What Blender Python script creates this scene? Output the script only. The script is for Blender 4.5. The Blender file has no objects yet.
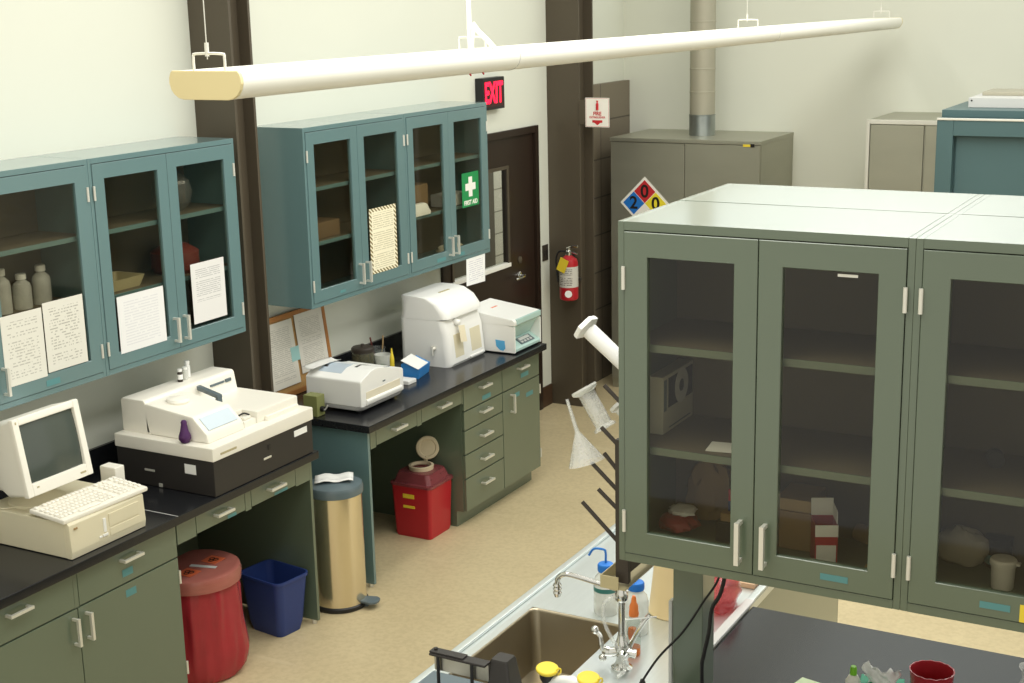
import bpy, bmesh, math, random
from mathutils import Vector, Matrix, noise
random.seed(7)
COL = bpy.context.scene.collection
R = math.radians

# ------------------------------------------------------------------ materials
def C(h):
    h = h.lstrip('#')
    v = [int(h[i:i+2], 16)/255 for i in (0, 2, 4)]
    return tuple((c/12.92 if c <= .04045 else ((c+.055)/1.055)**2.4) for c in v) + (1,)

def new_mat(name):
    m = bpy.data.materials.new(name); m.use_nodes = True
    nt = m.node_tree; nt.nodes.clear()
    out = nt.nodes.new('ShaderNodeOutputMaterial')
    return m, nt, out

def N(nt, typ, **kw):
    n = nt.nodes.new(typ)
    for k, v in kw.items(): setattr(n, k, v)
    return n

def surf(name, col, rough=.5, metal=0, spec=.5, var=.06, scale=8, bump=0, bscale=60, coat=0, trans=0, ior=1.45, alpha=1, stretch=None, emis=None, estr=0):
    m, nt, out = new_mat(name)
    p = N(nt, 'ShaderNodeBsdfPrincipled')
    c = C(col) if isinstance(col, str) else tuple(col)+(1,)
    p.inputs['Roughness'].default_value = rough
    p.inputs['Metallic'].default_value = metal
    p.inputs['Specular IOR Level'].default_value = spec
    p.inputs['IOR'].default_value = ior
    p.inputs['Transmission Weight'].default_value = trans
    p.inputs['Coat Weight'].default_value = coat
    p.inputs['Coat Roughness'].default_value = .15
    p.inputs['Alpha'].default_value = alpha
    tc = N(nt, 'ShaderNodeTexCoord')
    src = tc.outputs['Object']
    if stretch:
        mp = N(nt, 'ShaderNodeMapping'); mp.inputs['Scale'].default_value = stretch
        nt.links.new(src, mp.inputs['Vector']); src = mp.outputs['Vector']
    ns = N(nt, 'ShaderNodeTexNoise'); ns.inputs['Scale'].default_value = scale; ns.inputs['Detail'].default_value = 4
    nt.links.new(src, ns.inputs['Vector'])
    mx = N(nt, 'ShaderNodeMix', data_type='RGBA')
    mx.inputs['A'].default_value = tuple(x*(1-var) for x in c[:3])+(1,)
    mx.inputs['B'].default_value = tuple(min(1, x*(1+var)) for x in c[:3])+(1,)
    nt.links.new(ns.outputs['Fac'], mx.inputs['Factor'])
    nt.links.new(mx.outputs['Result'], p.inputs['Base Color'])
    if bump:
        n2 = N(nt, 'ShaderNodeTexNoise'); n2.inputs['Scale'].default_value = bscale; n2.inputs['Detail'].default_value = 3
        nt.links.new(src, n2.inputs['Vector'])
        b = N(nt, 'ShaderNodeBump'); b.inputs['Strength'].default_value = bump; b.inputs['Distance'].default_value = .004
        nt.links.new(n2.outputs['Fac'], b.inputs['Height']); nt.links.new(b.outputs['Normal'], p.inputs['Normal'])
    if emis:
        p.inputs['Emission Color'].default_value = C(emis); p.inputs['Emission Strength'].default_value = estr
    nt.links.new(p.outputs['BSDF'], out.inputs['Surface'])
    return m

def glass_mat(name, tint, rough=.02, body=0., bodycol='#ffffff', ior=1.5):
    """thin sheet: tinted see-through plus fresnel reflection, optionally a milky body"""
    m, nt, out = new_mat(name)
    t = N(nt, 'ShaderNodeBsdfTransparent'); t.inputs['Color'].default_value = C(tint)
    g = N(nt, 'ShaderNodeBsdfGlossy'); g.inputs['Roughness'].default_value = rough
    fr = N(nt, 'ShaderNodeFresnel'); fr.inputs['IOR'].default_value = ior
    first = t.outputs[0]
    if body:
        d = N(nt, 'ShaderNodeBsdfDiffuse'); d.inputs['Color'].default_value = C(bodycol)
        ns = N(nt, 'ShaderNodeTexNoise'); ns.inputs['Scale'].default_value = 6
        mr = N(nt, 'ShaderNodeMapRange'); mr.inputs['To Min'].default_value = body*.85; mr.inputs['To Max'].default_value = min(1, body*1.15)
        nt.links.new(ns.outputs['Fac'], mr.inputs['Value'])
        m0 = N(nt, 'ShaderNodeMixShader'); nt.links.new(mr.outputs[0], m0.inputs['Fac'])
        nt.links.new(t.outputs[0], m0.inputs[1]); nt.links.new(d.outputs[0], m0.inputs[2]); first = m0.outputs[0]
    mx = N(nt, 'ShaderNodeMixShader')
    ge = N(nt, 'ShaderNodeNewGeometry'); om = N(nt, 'ShaderNodeMath', operation='SUBTRACT'); om.inputs[0].default_value = 1
    ml = N(nt, 'ShaderNodeMath', operation='MULTIPLY')
    nt.links.new(ge.outputs['Backfacing'], om.inputs[1]); nt.links.new(om.outputs[0], ml.inputs[0]); nt.links.new(fr.outputs[0], ml.inputs[1])
    nt.links.new(ml.outputs[0], mx.inputs['Fac']); nt.links.new(first, mx.inputs[1]); nt.links.new(g.outputs[0], mx.inputs[2])
    nt.links.new(mx.outputs[0], out.inputs['Surface'])
    return m

def paper_mat(name, base='#efeee6', ink='#6b6b66', rows=26, border=False, axes=(1, 2), dens=.42, seed=0., top=.9, bot=.1):
    """sheet of illegible typed lines laid out in the sheet's own coordinates"""
    m, nt, out = new_mat(name)
    p = N(nt, 'ShaderNodeBsdfPrincipled'); p.inputs['Roughness'].default_value = .7
    p.inputs['Specular IOR Level'].default_value = .2
    tc = N(nt, 'ShaderNodeTexCoord'); sx = N(nt, 'ShaderNodeSeparateXYZ'); nt.links.new(tc.outputs['Generated'], sx.inputs[0])
    U, V = sx.outputs[axes[0]], sx.outputs[axes[1]]
    def mt(op, a, b=None, c=None):
        n = N(nt, 'ShaderNodeMath', operation=op)
        for i, x in enumerate((a, b, c)):
            if x is None: continue
            if isinstance(x, (int, float)): n.inputs[i].default_value = x
            else: nt.links.new(x, n.inputs[i])
        return n.outputs[0]
    rv = mt('MULTIPLY', V, rows); row = mt('FLOOR', rv); fr = mt('FRACT', rv)
    line = mt('MULTIPLY', mt('GREATER_THAN', fr, .35), mt('LESS_THAN', fr, .72))
    cb = N(nt, 'ShaderNodeCombineXYZ'); nt.links.new(mt('MULTIPLY', U, 16), cb.inputs[0]); nt.links.new(mt('ADD', mt('MULTIPLY', row, 7.31), seed), cb.inputs[1])
    wn = N(nt, 'ShaderNodeTexNoise'); wn.inputs['Scale'].default_value = 1.; nt.links.new(cb.outputs[0], wn.inputs['Vector'])
    word = mt('GREATER_THAN', wn.outputs['Fac'], dens)
    cb2 = N(nt, 'ShaderNodeCombineXYZ'); nt.links.new(mt('ADD', mt('MULTIPLY', row, 3.7), seed), cb2.inputs[0])
    rn = N(nt, 'ShaderNodeTexNoise'); rn.inputs['Scale'].default_value = 1.; nt.links.new(cb2.outputs[0], rn.inputs['Vector'])
    rowon = mt('GREATER_THAN', rn.outputs['Fac'], .40)
    inset = mt('MULTIPLY', mt('MULTIPLY', mt('GREATER_THAN', U, .13), mt('LESS_THAN', U, .87)), mt('MULTIPLY', mt('GREATER_THAN', V, bot), mt('LESS_THAN', V, top)))
    f = mt('MULTIPLY', mt('MULTIPLY', mt('MULTIPLY', line, word), rowon), inset)
    mx = N(nt, 'ShaderNodeMix', data_type='RGBA'); mx.inputs['A'].default_value = C(base); mx.inputs['B'].default_value = C(ink)
    nt.links.new(f, mx.inputs['Factor']); res = mx.outputs['Result']
    if border:
        bd = mt('SUBTRACT', 1, mt('MULTIPLY', mt('MULTIPLY', mt('GREATER_THAN', U, .09), mt('LESS_THAN', U, .91)), mt('MULTIPLY', mt('GREATER_THAN', V, .055), mt('LESS_THAN', V, .945))))
        st = mt('GREATER_THAN', mt('FRACT', mt('ADD', mt('MULTIPLY', U, 9), mt('MULTIPLY', V, 15))), .5)
        m2 = N(nt, 'ShaderNodeMix', data_type='RGBA'); m2.inputs['B'].default_value = C('#7d7048')
        nt.links.new(mt('MULTIPLY', bd, st), m2.inputs['Factor']); nt.links.new(res, m2.inputs['A']); res = m2.outputs['Result']
    nt.links.new(res, p.inputs['Base Color']); nt.links.new(p.outputs[0], out.inputs['Surface'])
    return m

def floor_mat():
    m, nt, out = new_mat('sealed_concrete')
    p = N(nt, 'ShaderNodeBsdfPrincipled'); p.inputs['Roughness'].default_value = .42; p.inputs['Specular IOR Level'].default_value = .35
    tc = N(nt, 'ShaderNodeTexCoord')
    a = N(nt, 'ShaderNodeTexNoise'); a.inputs['Scale'].default_value = 1.3; a.inputs['Detail'].default_value = 8; a.inputs['Roughness'].default_value = .65
    b = N(nt, 'ShaderNodeTexNoise'); b.inputs['Scale'].default_value = 45; b.inputs['Detail'].default_value = 3
    for n in (a, b): nt.links.new(tc.outputs['Object'], n.inputs['Vector'])
    r = N(nt, 'ShaderNodeValToRGB'); r.color_ramp.elements[0].position = .3; r.color_ramp.elements[1].position = .72
    r.color_ramp.elements[0].color = C('#c4b48f'); r.color_ramp.elements[1].color = C('#d0c09a')
    nt.links.new(a.outputs['Fac'], r.inputs['Fac'])
    mx = N(nt, 'ShaderNodeMix', data_type='RGBA', blend_type='MULTIPLY'); mx.inputs['Factor'].default_value = .35
    r2 = N(nt, 'ShaderNodeValToRGB'); r2.color_ramp.elements[0].position = .35; r2.color_ramp.elements[0].color = (.72, .70, .66, 1); r2.color_ramp.elements[1].position = .6
    nt.links.new(b.outputs['Fac'], r2.inputs['Fac']); nt.links.new(r.outputs[0], mx.inputs['A']); nt.links.new(r2.outputs[0], mx.inputs['B'])
    # pale trowel and scuff marks
    mp = N(nt, 'ShaderNodeMapping'); mp.inputs['Scale'].default_value = (.9, 5, 1); mp.inputs['Rotation'].default_value = (0, 0, .25)
    nt.links.new(tc.outputs['Object'], mp.inputs['Vector'])
    s = N(nt, 'ShaderNodeTexNoise'); s.inputs['Scale'].default_value = 1.6; s.inputs['Detail'].default_value = 2
    nt.links.new(mp.outputs[0], s.inputs['Vector'])
    rs = N(nt, 'ShaderNodeValToRGB'); rs.color_ramp.elements[0].position = .66; rs.color_ramp.elements[1].position = .72
    rs.color_ramp.elements[0].color = (0, 0, 0, 1); rs.color_ramp.elements[1].color = (.35, .35, .35, 1)
    nt.links.new(s.outputs['Fac'], rs.inputs['Fac'])
    m3 = N(nt, 'ShaderNodeMix', data_type='RGBA'); m3.inputs['B'].default_value = C('#d6c8a6')
    nt.links.new(rs.outputs[0], m3.inputs['Factor']); nt.links.new(mx.outputs['Result'], m3.inputs['A'])
    nt.links.new(m3.outputs['Result'], p.inputs['Base Color'])
    bp_ = N(nt, 'ShaderNodeBump'); bp_.inputs['Strength'].default_value = .08; nt.links.new(b.outputs['Fac'], bp_.inputs['Height']); nt.links.new(bp_.outputs[0], p.inputs['Normal'])
    nt.links.new(p.outputs[0], out.inputs['Surface'])
    return m

def block_mat(name, col, mortar, axis='y', bw=.40, bh=.2):
    """stacked masonry units with joints; axis = the wall's running direction"""
    m, nt, out = new_mat(name)
    p = N(nt, 'ShaderNodeBsdfPrincipled'); p.inputs['Roughness'].default_value = .55
    tc = N(nt, 'ShaderNodeTexCoord'); sx = N(nt, 'ShaderNodeSeparateXYZ'); nt.links.new(tc.outputs['Object'], sx.inputs[0])
    cb = N(nt, 'ShaderNodeCombineXYZ'); nt.links.new(sx.outputs[1 if axis == 'y' else 0], cb.inputs[0]); nt.links.new(sx.outputs[2], cb.inputs[1])
    br = N(nt, 'ShaderNodeTexBrick'); br.offset = 0; br.inputs['Scale'].default_value = 1
    br.inputs['Brick Width'].default_value = bw; br.inputs['Row Height'].default_value = bh; br.inputs['Mortar Size'].default_value = .006
    c = C(col); br.inputs['Color1'].default_value = c; br.inputs['Color2'].default_value = tuple(x*.9 for x in c[:3])+(1,); br.inputs['Mortar'].default_value = C(mortar)
    nt.links.new(cb.outputs[0], br.inputs['Vector']); nt.links.new(br.outputs['Color'], p.inputs['Base Color'])
    bp_ = N(nt, 'ShaderNodeBump'); bp_.inputs['Strength'].default_value = .6; bp_.inputs['Distance'].default_value = .004; bp_.invert = True
    nt.links.new(br.outputs['Fac'], bp_.inputs['Height']); nt.links.new(bp_.outputs[0], p.inputs['Normal'])
    nt.links.new(p.outputs[0], out.inputs['Surface'])
    return m

M = {}
M['wall'] = surf('painted_plaster', '#dddfd2', .62, spec=.3, var=.02, scale=2, bump=.05, bscale=150)
M['teal'] = surf('enamel_cool_lit', '#617e80', .34, spec=.5, var=.03, scale=5, bump=.02, bscale=220, coat=1)  # same enamel as the olive version, with cool daylight put into its colour
M['teal_in'] = surf('enamel_cool_lit_inside', '#56706c', .5, var=.04)
M['inner_shade'] = surf('brown_grey_inner_shade', '#6a6150', .6, spec=.3, var=.05)  # brown-grey tone standing in for the shade inside the cabinets
M['paint'] = surf('enamel_warm_lit', '#5c6957', .34, spec=.5, var=.03, scale=5, bump=.02, bscale=220, coat=1)  # same cabinet enamel, with the warm floor bounce put into its colour
M['paint_in'] = surf('enamel_warm_lit_inside', '#5d6253', .5, var=.04)
M['black_top'] = surf('black_epoxy_resin', '#1d1e21', .22, spec=.5, var=.15, scale=40)
M['steel'] = surf('brushed_steel', '#b6b4aa', .38, metal=1, var=.08, scale=4, stretch=(1, 1, 14), bump=.05, bscale=25)
M['steel_top'] = surf('sink_steel', '#d6dcdc', .32, metal=.8, var=.06, scale=6, stretch=(12, 1, 1))
M['steel_dark'] = surf('dull_cabinet_steel', '#aaa999', .40, metal=.7, var=.08, scale=2.5, stretch=(1, 1, 3))
M['basin'] = surf('basin_steel', '#a89e88', .36, metal=.9, var=.05)
M['chrome'] = surf('chrome', '#d8d8d4', .14, metal=1, var=.02)
M['alum'] = surf('satin_aluminium', '#e2e0d6', .38, metal=.5, var=.03)
M['bronze'] = surf('dark_bronze_paint', '#50483b', .42, var=.08, scale=4)
M['door'] = surf('dark_brown_door', '#2b2019', .3, var=.12, scale=3, stretch=(1, 1, .2))
M['brown'] = surf('brown_vinyl_base', '#4a3626', .5)
M['white'] = surf('white_plastic', '#eeeeea', .38, var=.015)
M['white_grey'] = surf('pale_grey_plastic', '#c9c9c6', .42, var=.02)
M['cream'] = surf('cream_plastic', '#efebdf', .42, var=.02)
M['beige'] = surf('beige_plastic', '#dcd4b8', .45, var=.03)
M['beige_dark'] = surf('dark_beige_plastic', '#b3a883', .5, var=.03)  # a darker beige, the plastic's own even colour
M['black'] = surf('black_plastic', '#1b1b1c', .4, var=.1)
M['charcoal'] = surf('charcoal_case', '#2e2b29', .45, var=.08)
M['grey'] = surf('grey_plastic', '#5d6a70', .45)
M['screen'] = surf('crt_glass', '#4a514b', .12, spec=.6, var=.03)
M['red'] = surf('red_plastic', '#b0202a', .35, var=.04)
M['redbag'] = glass_mat('red_bag_film', '#c8404a', .25, body=.6, bodycol='#c63c46')
M['pinkbag'] = glass_mat('pale_red_film', '#e6a0a0', .25, body=.35, bodycol='#cc6a70')
M['redlid'] = glass_mat('red_translucent_lid', '#c86a5c', .25, body=.68, bodycol='#c4786c')
M['sharplid'] = glass_mat('clear_red_lid', '#cfa0a0', .2, body=.5, bodycol='#a8575c')
M['clearplastic'] = glass_mat('clear_plastic', '#f8f9f6', .08, body=.24, bodycol='#ffffff', ior=1.7)
M['flap'] = surf('natural_plastic', '#d2c4a4', .45, var=.03)
M['milky'] = glass_mat('milky_plastic', '#f0f2ee', .2, body=.5, bodycol='#f4f4ee')
M['pane'] = glass_mat('cabinet_glass', '#f0efe8', .03, ior=1.52)
M['doorglass'] = glass_mat('door_glass', '#e4e6e2', .02, ior=1.4)
M['clearglass'] = glass_mat('clear_glass', '#e9efec', .03, body=.06, bodycol='#ffffff')
M['blue'] = surf('blue_basket', '#283c78', .45, var=.05)
M['brightblue'] = surf('blue_card', '#2f7fc4', .5)
M['cyan'] = surf('cyan_tape', '#568a8c', .55)
M['teal_plastic'] = surf('aqua_plastic', '#b3d0ca', .4)
M['purple'] = surf('purple_rubber', '#4b2358', .45)
M['yellow'] = surf('yellow_plastic', '#e9cf3c', .42)
M['orange'] = surf('orange_rubber', '#e8803c', .45)
M['amber'] = glass_mat('orange_liquid', '#f0903c', .1, body=.6, bodycol='#f08a2a')
M['green'] = surf('sign_green', '#1f8a4c', .5)
M['tissuegreen'] = surf('green_card', '#2f9a78', .55)
M['capgreen'] = surf('green_cap', '#7ec22e', .4)
M['olive'] = surf('olive_enamel', '#7d8150', .45)
M['paper'] = surf('plain_paper', '#f2f2ee', .7, spec=.2, var=.015)
M['notegreen'] = surf('pale_green_paper', '#dfeec8', .7, spec=.2)
M['tan'] = surf('kraft_card', '#a08660', .75, spec=.2, var=.08)
M['cork'] = surf('cork', '#b08a58', .9, spec=.1, var=.25, scale=120)
M['wood'] = surf('oak_frame', '#a8713a', .5, var=.18, scale=9, stretch=(1, 1, 6))
M['cone'] = surf('buff_plastic', '#e8cf9c', .45, var=.03)
M['galv'] = surf('galvanised', '#a9b0ae', .34, metal=.9, var=.18, scale=14)
M['duct'] = surf('dull_spiral_duct', '#aeaa98', .55, metal=.35, var=.05)
M['fixture'] = surf('white_enamel_metal', '#eceadf', .4, var=.01)
M['fixture_cap'] = surf('cream_end_cap', '#dccd9c', .5, var=.02)
M['hood'] = surf('blue_grey_enamel', '#4a6466', .4, var=.03)
M['signwhite'] = surf('sign_white', '#eeece4', .5, var=.01)
M['signred'] = surf('sign_red', '#c22a30', .5)
M['signblue'] = surf('sign_blue', '#1f72c8', .5)
M['signyellow'] = surf('sign_yellow', '#eedb34', .5)
M['ink'] = surf('black_ink', '#191512', .6)
M['exitred'] = surf('exit_letters', '#ff1030', .4, emis='#ff1438', estr=2.2)
M['exitface'] = surf('exit_face', '#3a0a10', .3)
M['floor'] = floor_mat()
M['block_dark'] = block_mat('brown_glazed_block', '#7d7362', '#544d42', bw=.62, bh=.30)
M['block_white'] = block_mat('white_corridor_block', '#d8d6cc', '#8d8a80', bw=.6, bh=.2)
M['rust'] = surf('dark_red_glaze', '#6b2f26', .4)
M['concrete_red'] = surf('dark_grey_board', '#3a332c', .5, var=.1)

# ------------------------------------------------------------------ geometry
class MB:
    def __init__(s, m=None): s.bm = bmesh.new(); s.m = m or Matrix()
    def _v(s, co): return s.bm.verts.new(s.m @ Vector(co))
    def box(s, x0, x1, y0, y1, z0, z1, b=0, seg=2):
        x0, x1 = sorted((x0, x1)); y0, y1 = sorted((y0, y1)); z0, z1 = sorted((z0, z1))
        v = [s._v((x, y, z)) for z in (z0, z1) for y in (y0, y1) for x in (x0, x1)]
        fs = [s.bm.faces.new([v[i] for i in q]) for q in ((0, 2, 3, 1), (4, 5, 7, 6), (0, 1, 5, 4), (2, 6, 7, 3), (0, 4, 6, 2), (1, 3, 7, 5))]
        if b:
            b = min(b, (x1-x0)*.45, (y1-y0)*.45, (z1-z0)*.45)
            es = list({e for f in fs for e in f.edges})
            bmesh.ops.bevel(s.bm, geom=es, offset=b, segments=seg, affect='EDGES', profile=.5)
        return s
    def rings(s, rs, cap0=True, cap1=True, closed=False):
        vs = [[s._v(p) for p in r] for r in rs]; n = len(vs[0])
        for a, b in zip(vs, vs[1:]+([vs[0]] if closed else [])):
            for i in range(n):
                j = (i+1) % n; s.bm.faces.new((a[i], a[j], b[j], b[i]))
        if not closed:
            if cap0: s.bm.faces.new(vs[0][::-1])
            if cap1: s.bm.faces.new(vs[-1])
        return s
    def prism(s, poly, axis, a0, a1, b=0):
        def P(p, a):
            return {'x': (a, p[0], p[1]), 'y': (p[0], a, p[1]), 'z': (p[0], p[1], a)}[axis]
        n0 = len(s.bm.faces)
        s.rings([[P(p, a0) for p in poly], [P(p, a1) for p in poly]])
        if b:
            s.bm.faces.ensure_lookup_table()
            es = list({e for f in s.bm.faces[n0:] for e in f.edges})
            bmesh.ops.bevel(s.bm, geom=es, offset=b, segments=2, affect='EDGES', profile=.5)
        return s
    def lathe(s, prof, c=(0, 0, 0), seg=28, axis=None, cap0=True, cap1=True):
        Q = Matrix.Translation(Vector(c))
        if axis is not None: Q = Q @ Vector((0, 0, 1)).rotation_difference(Vector(axis)).to_matrix().to_4x4()
        rs = [[Q @ Vector((max(r, 1e-4)*math.cos(2*math.pi*i/seg), max(r, 1e-4)*math.sin(2*math.pi*i/seg), z)) for i in range(seg)] for r, z in prof]
        return s.rings(rs, cap0, cap1)
    def cyl(s, p0, p1, r, r1=None, seg=20, caps=True):
        p0 = Vector(p0); p1 = Vector(p1); d = p1-p0
        return s.lathe([(r, 0), (r if r1 is None else r1, d.length)], p0, seg, d, caps, caps)
    def tube(s, pts, r, seg=8, sub=6):
        pts = [Vector(p) for p in pts]
        if sub > 1 and len(pts) > 2:
            q = [pts[0]*2-pts[1]]+pts+[pts[-1]*2-pts[-2]]; o = []
            for i in range(1, len(q)-2):
                a, b, c, d = q[i-1:i+3]
                for k in range(sub):
                    t = k/sub
                    o.append(.5*((2*b)+(c-a)*t+(2*a-5*b+4*c-d)*t*t+(3*b-a-3*c+d)*t**3))
            pts = o+[pts[-1]]
        rs = []; up = None
        for i, p in enumerate(pts):
            t = (pts[min(i+1, len(pts)-1)]-pts[max(i-1, 0)]).normalized()
            if up is None: up = t.orthogonal().normalized()
            up = (up-t*up.dot(t)).normalized(); w = t.cross(up)
            rs.append([p+(up*math.cos(2*math.pi*k/seg)+w*math.sin(2*math.pi*k/seg))*r for k in range(seg)])
        return s.rings(rs)
    def rrect(s, levels, n=6, cap0=True, cap1=True):
        """levels: (cx, cy, w, d, corner r, z)"""
        rs = []
        for cx, cy, w, d, r, z in levels:
            ring = []
            for k, (sx, sy) in enumerate(((1, 1), (-1, 1), (-1, -1), (1, -1))):
                for i in range(n):
                    a = math.pi/2*(k+i/(n-1))
                    ring.append((cx+sx*(w/2-r)+r*math.cos(a), cy+sy*(d/2-r)+r*math.sin(a), z))
            rs.append(ring)
        return s.rings(rs, cap0, cap1)
    def sphere(s, c, r, sc=(1, 1, 1), seg=16):
        n0 = len(s.bm.verts)
        g = bmesh.ops.create_uvsphere(s.bm, u_segments=seg, v_segments=seg//2, radius=1)
        for v in g['verts']: v.co = s.m @ Vector((c[0]+v.co.x*r*sc[0], c[1]+v.co.y*r*sc[1], c[2]+v.co.z*r*sc[2]))
        return s
    def crumple(s, c, size, amp=.25, seed=0, seg=20, freq=2.2):
        g = bmesh.ops.create_uvsphere(s.bm, u_segments=seg, v_segments=seg//2+2, radius=1)
        for v in g['verts']:
            n = v.co.normalized(); k = 1+amp*noise.noise(n*freq+Vector((seed, 0, 0)))+amp*.6*noise.noise(n*freq*2.7+Vector((0, seed, 3)))
            q = n*k; q.z = max(q.z, -.75)
            v.co = s.m @ Vector((c[0]+q.x*size[0], c[1]+q.y*size[1], c[2]+q.z*size[2]))
        return s
    def build(s, name, mat, parent=None, local=False, sharp=35, smooth=True):
        bm = s.bm
        bmesh.ops.recalc_face_normals(bm, faces=bm.faces[:])
        me = bpy.data.meshes.new(name)
        if parent is not None and not local:
            o = ORIG[parent.name]; bmesh.ops.translate(bm, verts=bm.verts[:], vec=-o)
            base = o.copy()
        elif parent is None:
            xs = [v.co for v in bm.verts]
            base = Vector(((min(v.x for v in xs)+max(v.x for v in xs))/2, (min(v.y for v in xs)+max(v.y for v in xs))/2, min(v.z for v in xs)))
            bmesh.ops.translate(bm, verts=bm.verts[:], vec=-base)
        else: base = Vector()
        bm.to_mesh(me); bm.free()
        if smooth:
            me.shade_smooth(); me.set_sharp_from_angle(angle=R(sharp))
        me.materials.append(M[mat] if isinstance(mat, str) else mat)
        ob = bpy.data.objects.new(name, me); COL.objects.link(ob)
        if smooth:
            wn = ob.modifiers.new('normals', 'WEIGHTED_NORMAL'); wn.keep_sharp = True
        if parent is not None: ob.parent = parent
        else: ob.location = base
        ORIG[ob.name] = base
        return ob
ORIG = {}

def tag(o, label=None, cat=None, group=None, kind=None):
    if label: o['label'] = label
    if cat: o['category'] = cat
    if group: o['group'] = group
    if kind: o['kind'] = kind
    return o

def thing(name, label, cat, loc=(0, 0, 0), rz=0, group=None):
    o = bpy.data.objects.new(name, None); COL.objects.link(o); o.empty_display_size = .1
    o.location = loc; o.rotation_euler = (0, 0, rz); ORIG[o.name] = Vector(loc)
    return tag(o, label, cat, group)

def struct(name, mb, mat):
    return tag(mb.build(name, mat), kind='structure')

def dup(o, loc, rz=None, label=None, parent=None):
    c = o.copy(); COL.objects.link(c)
    if parent is not None: c.parent = parent
    else:
        c.location = loc
        if rz is not None: c.rotation_euler = (0, 0, rz)
        ORIG[c.name] = Vector(loc)
    if label: c['label'] = label
    for ch in list(o.children): dup(ch, None, parent=c)
    return c

XM = Matrix(((0, 0, 1, 0), (1, 0, 0, 0), (0, 1, 0, 0), (0, 0, 0, 1)))      # text plane facing +x
YM = Matrix(((1, 0, 0, 0), (0, 0, -1, 0), (0, 1, 0, 0), (0, 0, 0, 1)))     # text plane facing -y
def text_part(name, body, size, loc, facing, mat, parent, ext=.0008, sx=1., bold=0):
    cu = bpy.data.curves.new(name, 'FONT'); cu.body = body; cu.size = size; cu.extrude = ext; cu.offset = bold
    cu.align_x = 'CENTER'; cu.align_y = 'CENTER'
    tmp = bpy.data.objects.new('tmp', cu); COL.objects.link(tmp)
    dg = bpy.context.evaluated_depsgraph_get()
    me = bpy.data.meshes.new_from_object(tmp.evaluated_get(dg))
    bpy.data.objects.remove(tmp); bpy.data.curves.remove(cu)
    o = ORIG[parent.name]
    me.transform(Matrix.Translation(Vector(loc)-o) @ facing @ Matrix.Diagonal((sx, 1, 1, 1)))
    me.materials.clear(); me.materials.append(M[mat]); me.name = name
    ob = bpy.data.objects.new(name, me); COL.objects.link(ob); ob.parent = parent; ORIG[ob.name] = o.copy()
    return ob
# ------------------------------------------------------------------ measurements (metres)
WX = -.04                       # face of the left wall
BY = 10.735                     # face of the back wall
TOP = .914                      # worktops
XU = .306                       # front of the upper cabinets on the left wall
ZL, ZR = 1.4516, 1.509          # undersides of the upper cabinets
XI, YI = 3.276, 3.359           # near left corner of the island cabinets

# ------------------------------------------------------------------ the setting
struct('floor', MB().box(-3, 9, -1, 14, -.1, 0), 'floor')
DY0, DY1, DZ = 7.80, 9.185, 2.15           # door opening with frame
w = MB(); T = .2
w.box(WX-T, WX, -1, DY0, 0, 5.6); w.box(WX-T, WX, DY1, BY+T, 0, 5.6); w.box(WX-T, WX, DY0, DY1, DZ, 5.6)
struct('wall_left', w, 'wall')
struct('wall_back', MB().box(WX, 9, BY, BY+T, 0, 5.6), 'wall')
struct('wall_block', MB().box(WX, WX+.05, 9.62, BY, 0, 2.384), 'block_dark')
b = MB(); b.box(WX, WX+.012, DY1+.003, 9.355, 0, .16, .003)
b.box(WX, WX+.012, 7.74, 7.797, 0, .16, .003)
struct('baseboard_left', b, 'brown')
struct('baseboard_back', MB().box(1.42, 9, BY-.012, BY, 0, .16, .003), 'brown')
# corridor seen through the door's window
struct('wall_corridor', MB().box(-1.55, -1.4, 10.865, 14, 0, 3.2), 'block_white')
struct('trim_corridor', MB().box(-1.55, -1.36, 7, 10.86, 0, 3.2), 'bronze')

# door in the left wall
door = tag(bpy.data.objects.new('door_1', None), kind='structure'); COL.objects.link(door)
door.location = (WX, 8.5, 0); ORIG['door_1'] = Vector(door.location)
f = MB()
f.box(WX-.15, WX+.02, DY0, DY0+.05, 0, DZ, .003); f.box(WX-.15, WX+.02, DY1-.05, DY1, 0, DZ, .003); f.box(WX-.15, WX+.02, DY0+.05, DY1-.05, DZ-.05, DZ, .003)
f.build('door_frame', 'door', door)
l = MB(); a0, a1, z0, z1 = DY0+.054, DY1-.054, .008, DZ-.054
g0, g1, h0, h1 = 7.96, 8.74, 1.195, 1.89
x0, x1 = WX-.05, WX-.005
l.box(x0, x1, a0, g0, z0, z1); l.box(x0, x1, g1, a1, z0, z1); l.box(x0, x1, g0, g1, z0, h0); l.box(x0, x1, g0, g1, h1, z1)
leaf = l.build('door_leaf', 'door', door)
m = MB()
m.box(x1, x1+.008, g0-.012, g0+.012, h0-.012, h1+.012); m.box(x1, x1+.008, g1-.012, g1+.012, h0-.012, h1+.012); m.box(x1, x1+.008, g0+.012, g1-.012, h1-.012, h1+.012)
m.build('window_bead', 'bronze', leaf)
MB().box(x0-.005, x1+.014, g0-.012, g1+.012, h0-.016, h0+.012, .003).build('window_sill', 'signwhite', leaf)
MB().box(WX-.03, WX-.024, g0, g1, h0, h1).build('door_pane', 'doorglass', leaf)
hd = MB(); hd.lathe([(.0, 0), (.032, 0), (.032, .006), (.026, .011), (.012, .013), (.011, .045), (0, .046)], (x1, 8.90, 1.085), 24, (1, 0, 0))
hd.tube([(x1+.04, 8.90, 1.085), (x1+.048, 8.87, 1.085), (x1+.046, 8.80, 1.083), (x1+.036, 8.775, 1.082)], .010)
hd.build('door_handle', 'chrome', leaf)
ld = MB(); ld.lathe([(0, 0), (.026, 0), (.026, .008), (.01, .014), (0, .014)], (x1, 8.90, 1.20), 20, (1, 0, 0)); ld.build('deadbolt', 'bronze', leaf)

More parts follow.
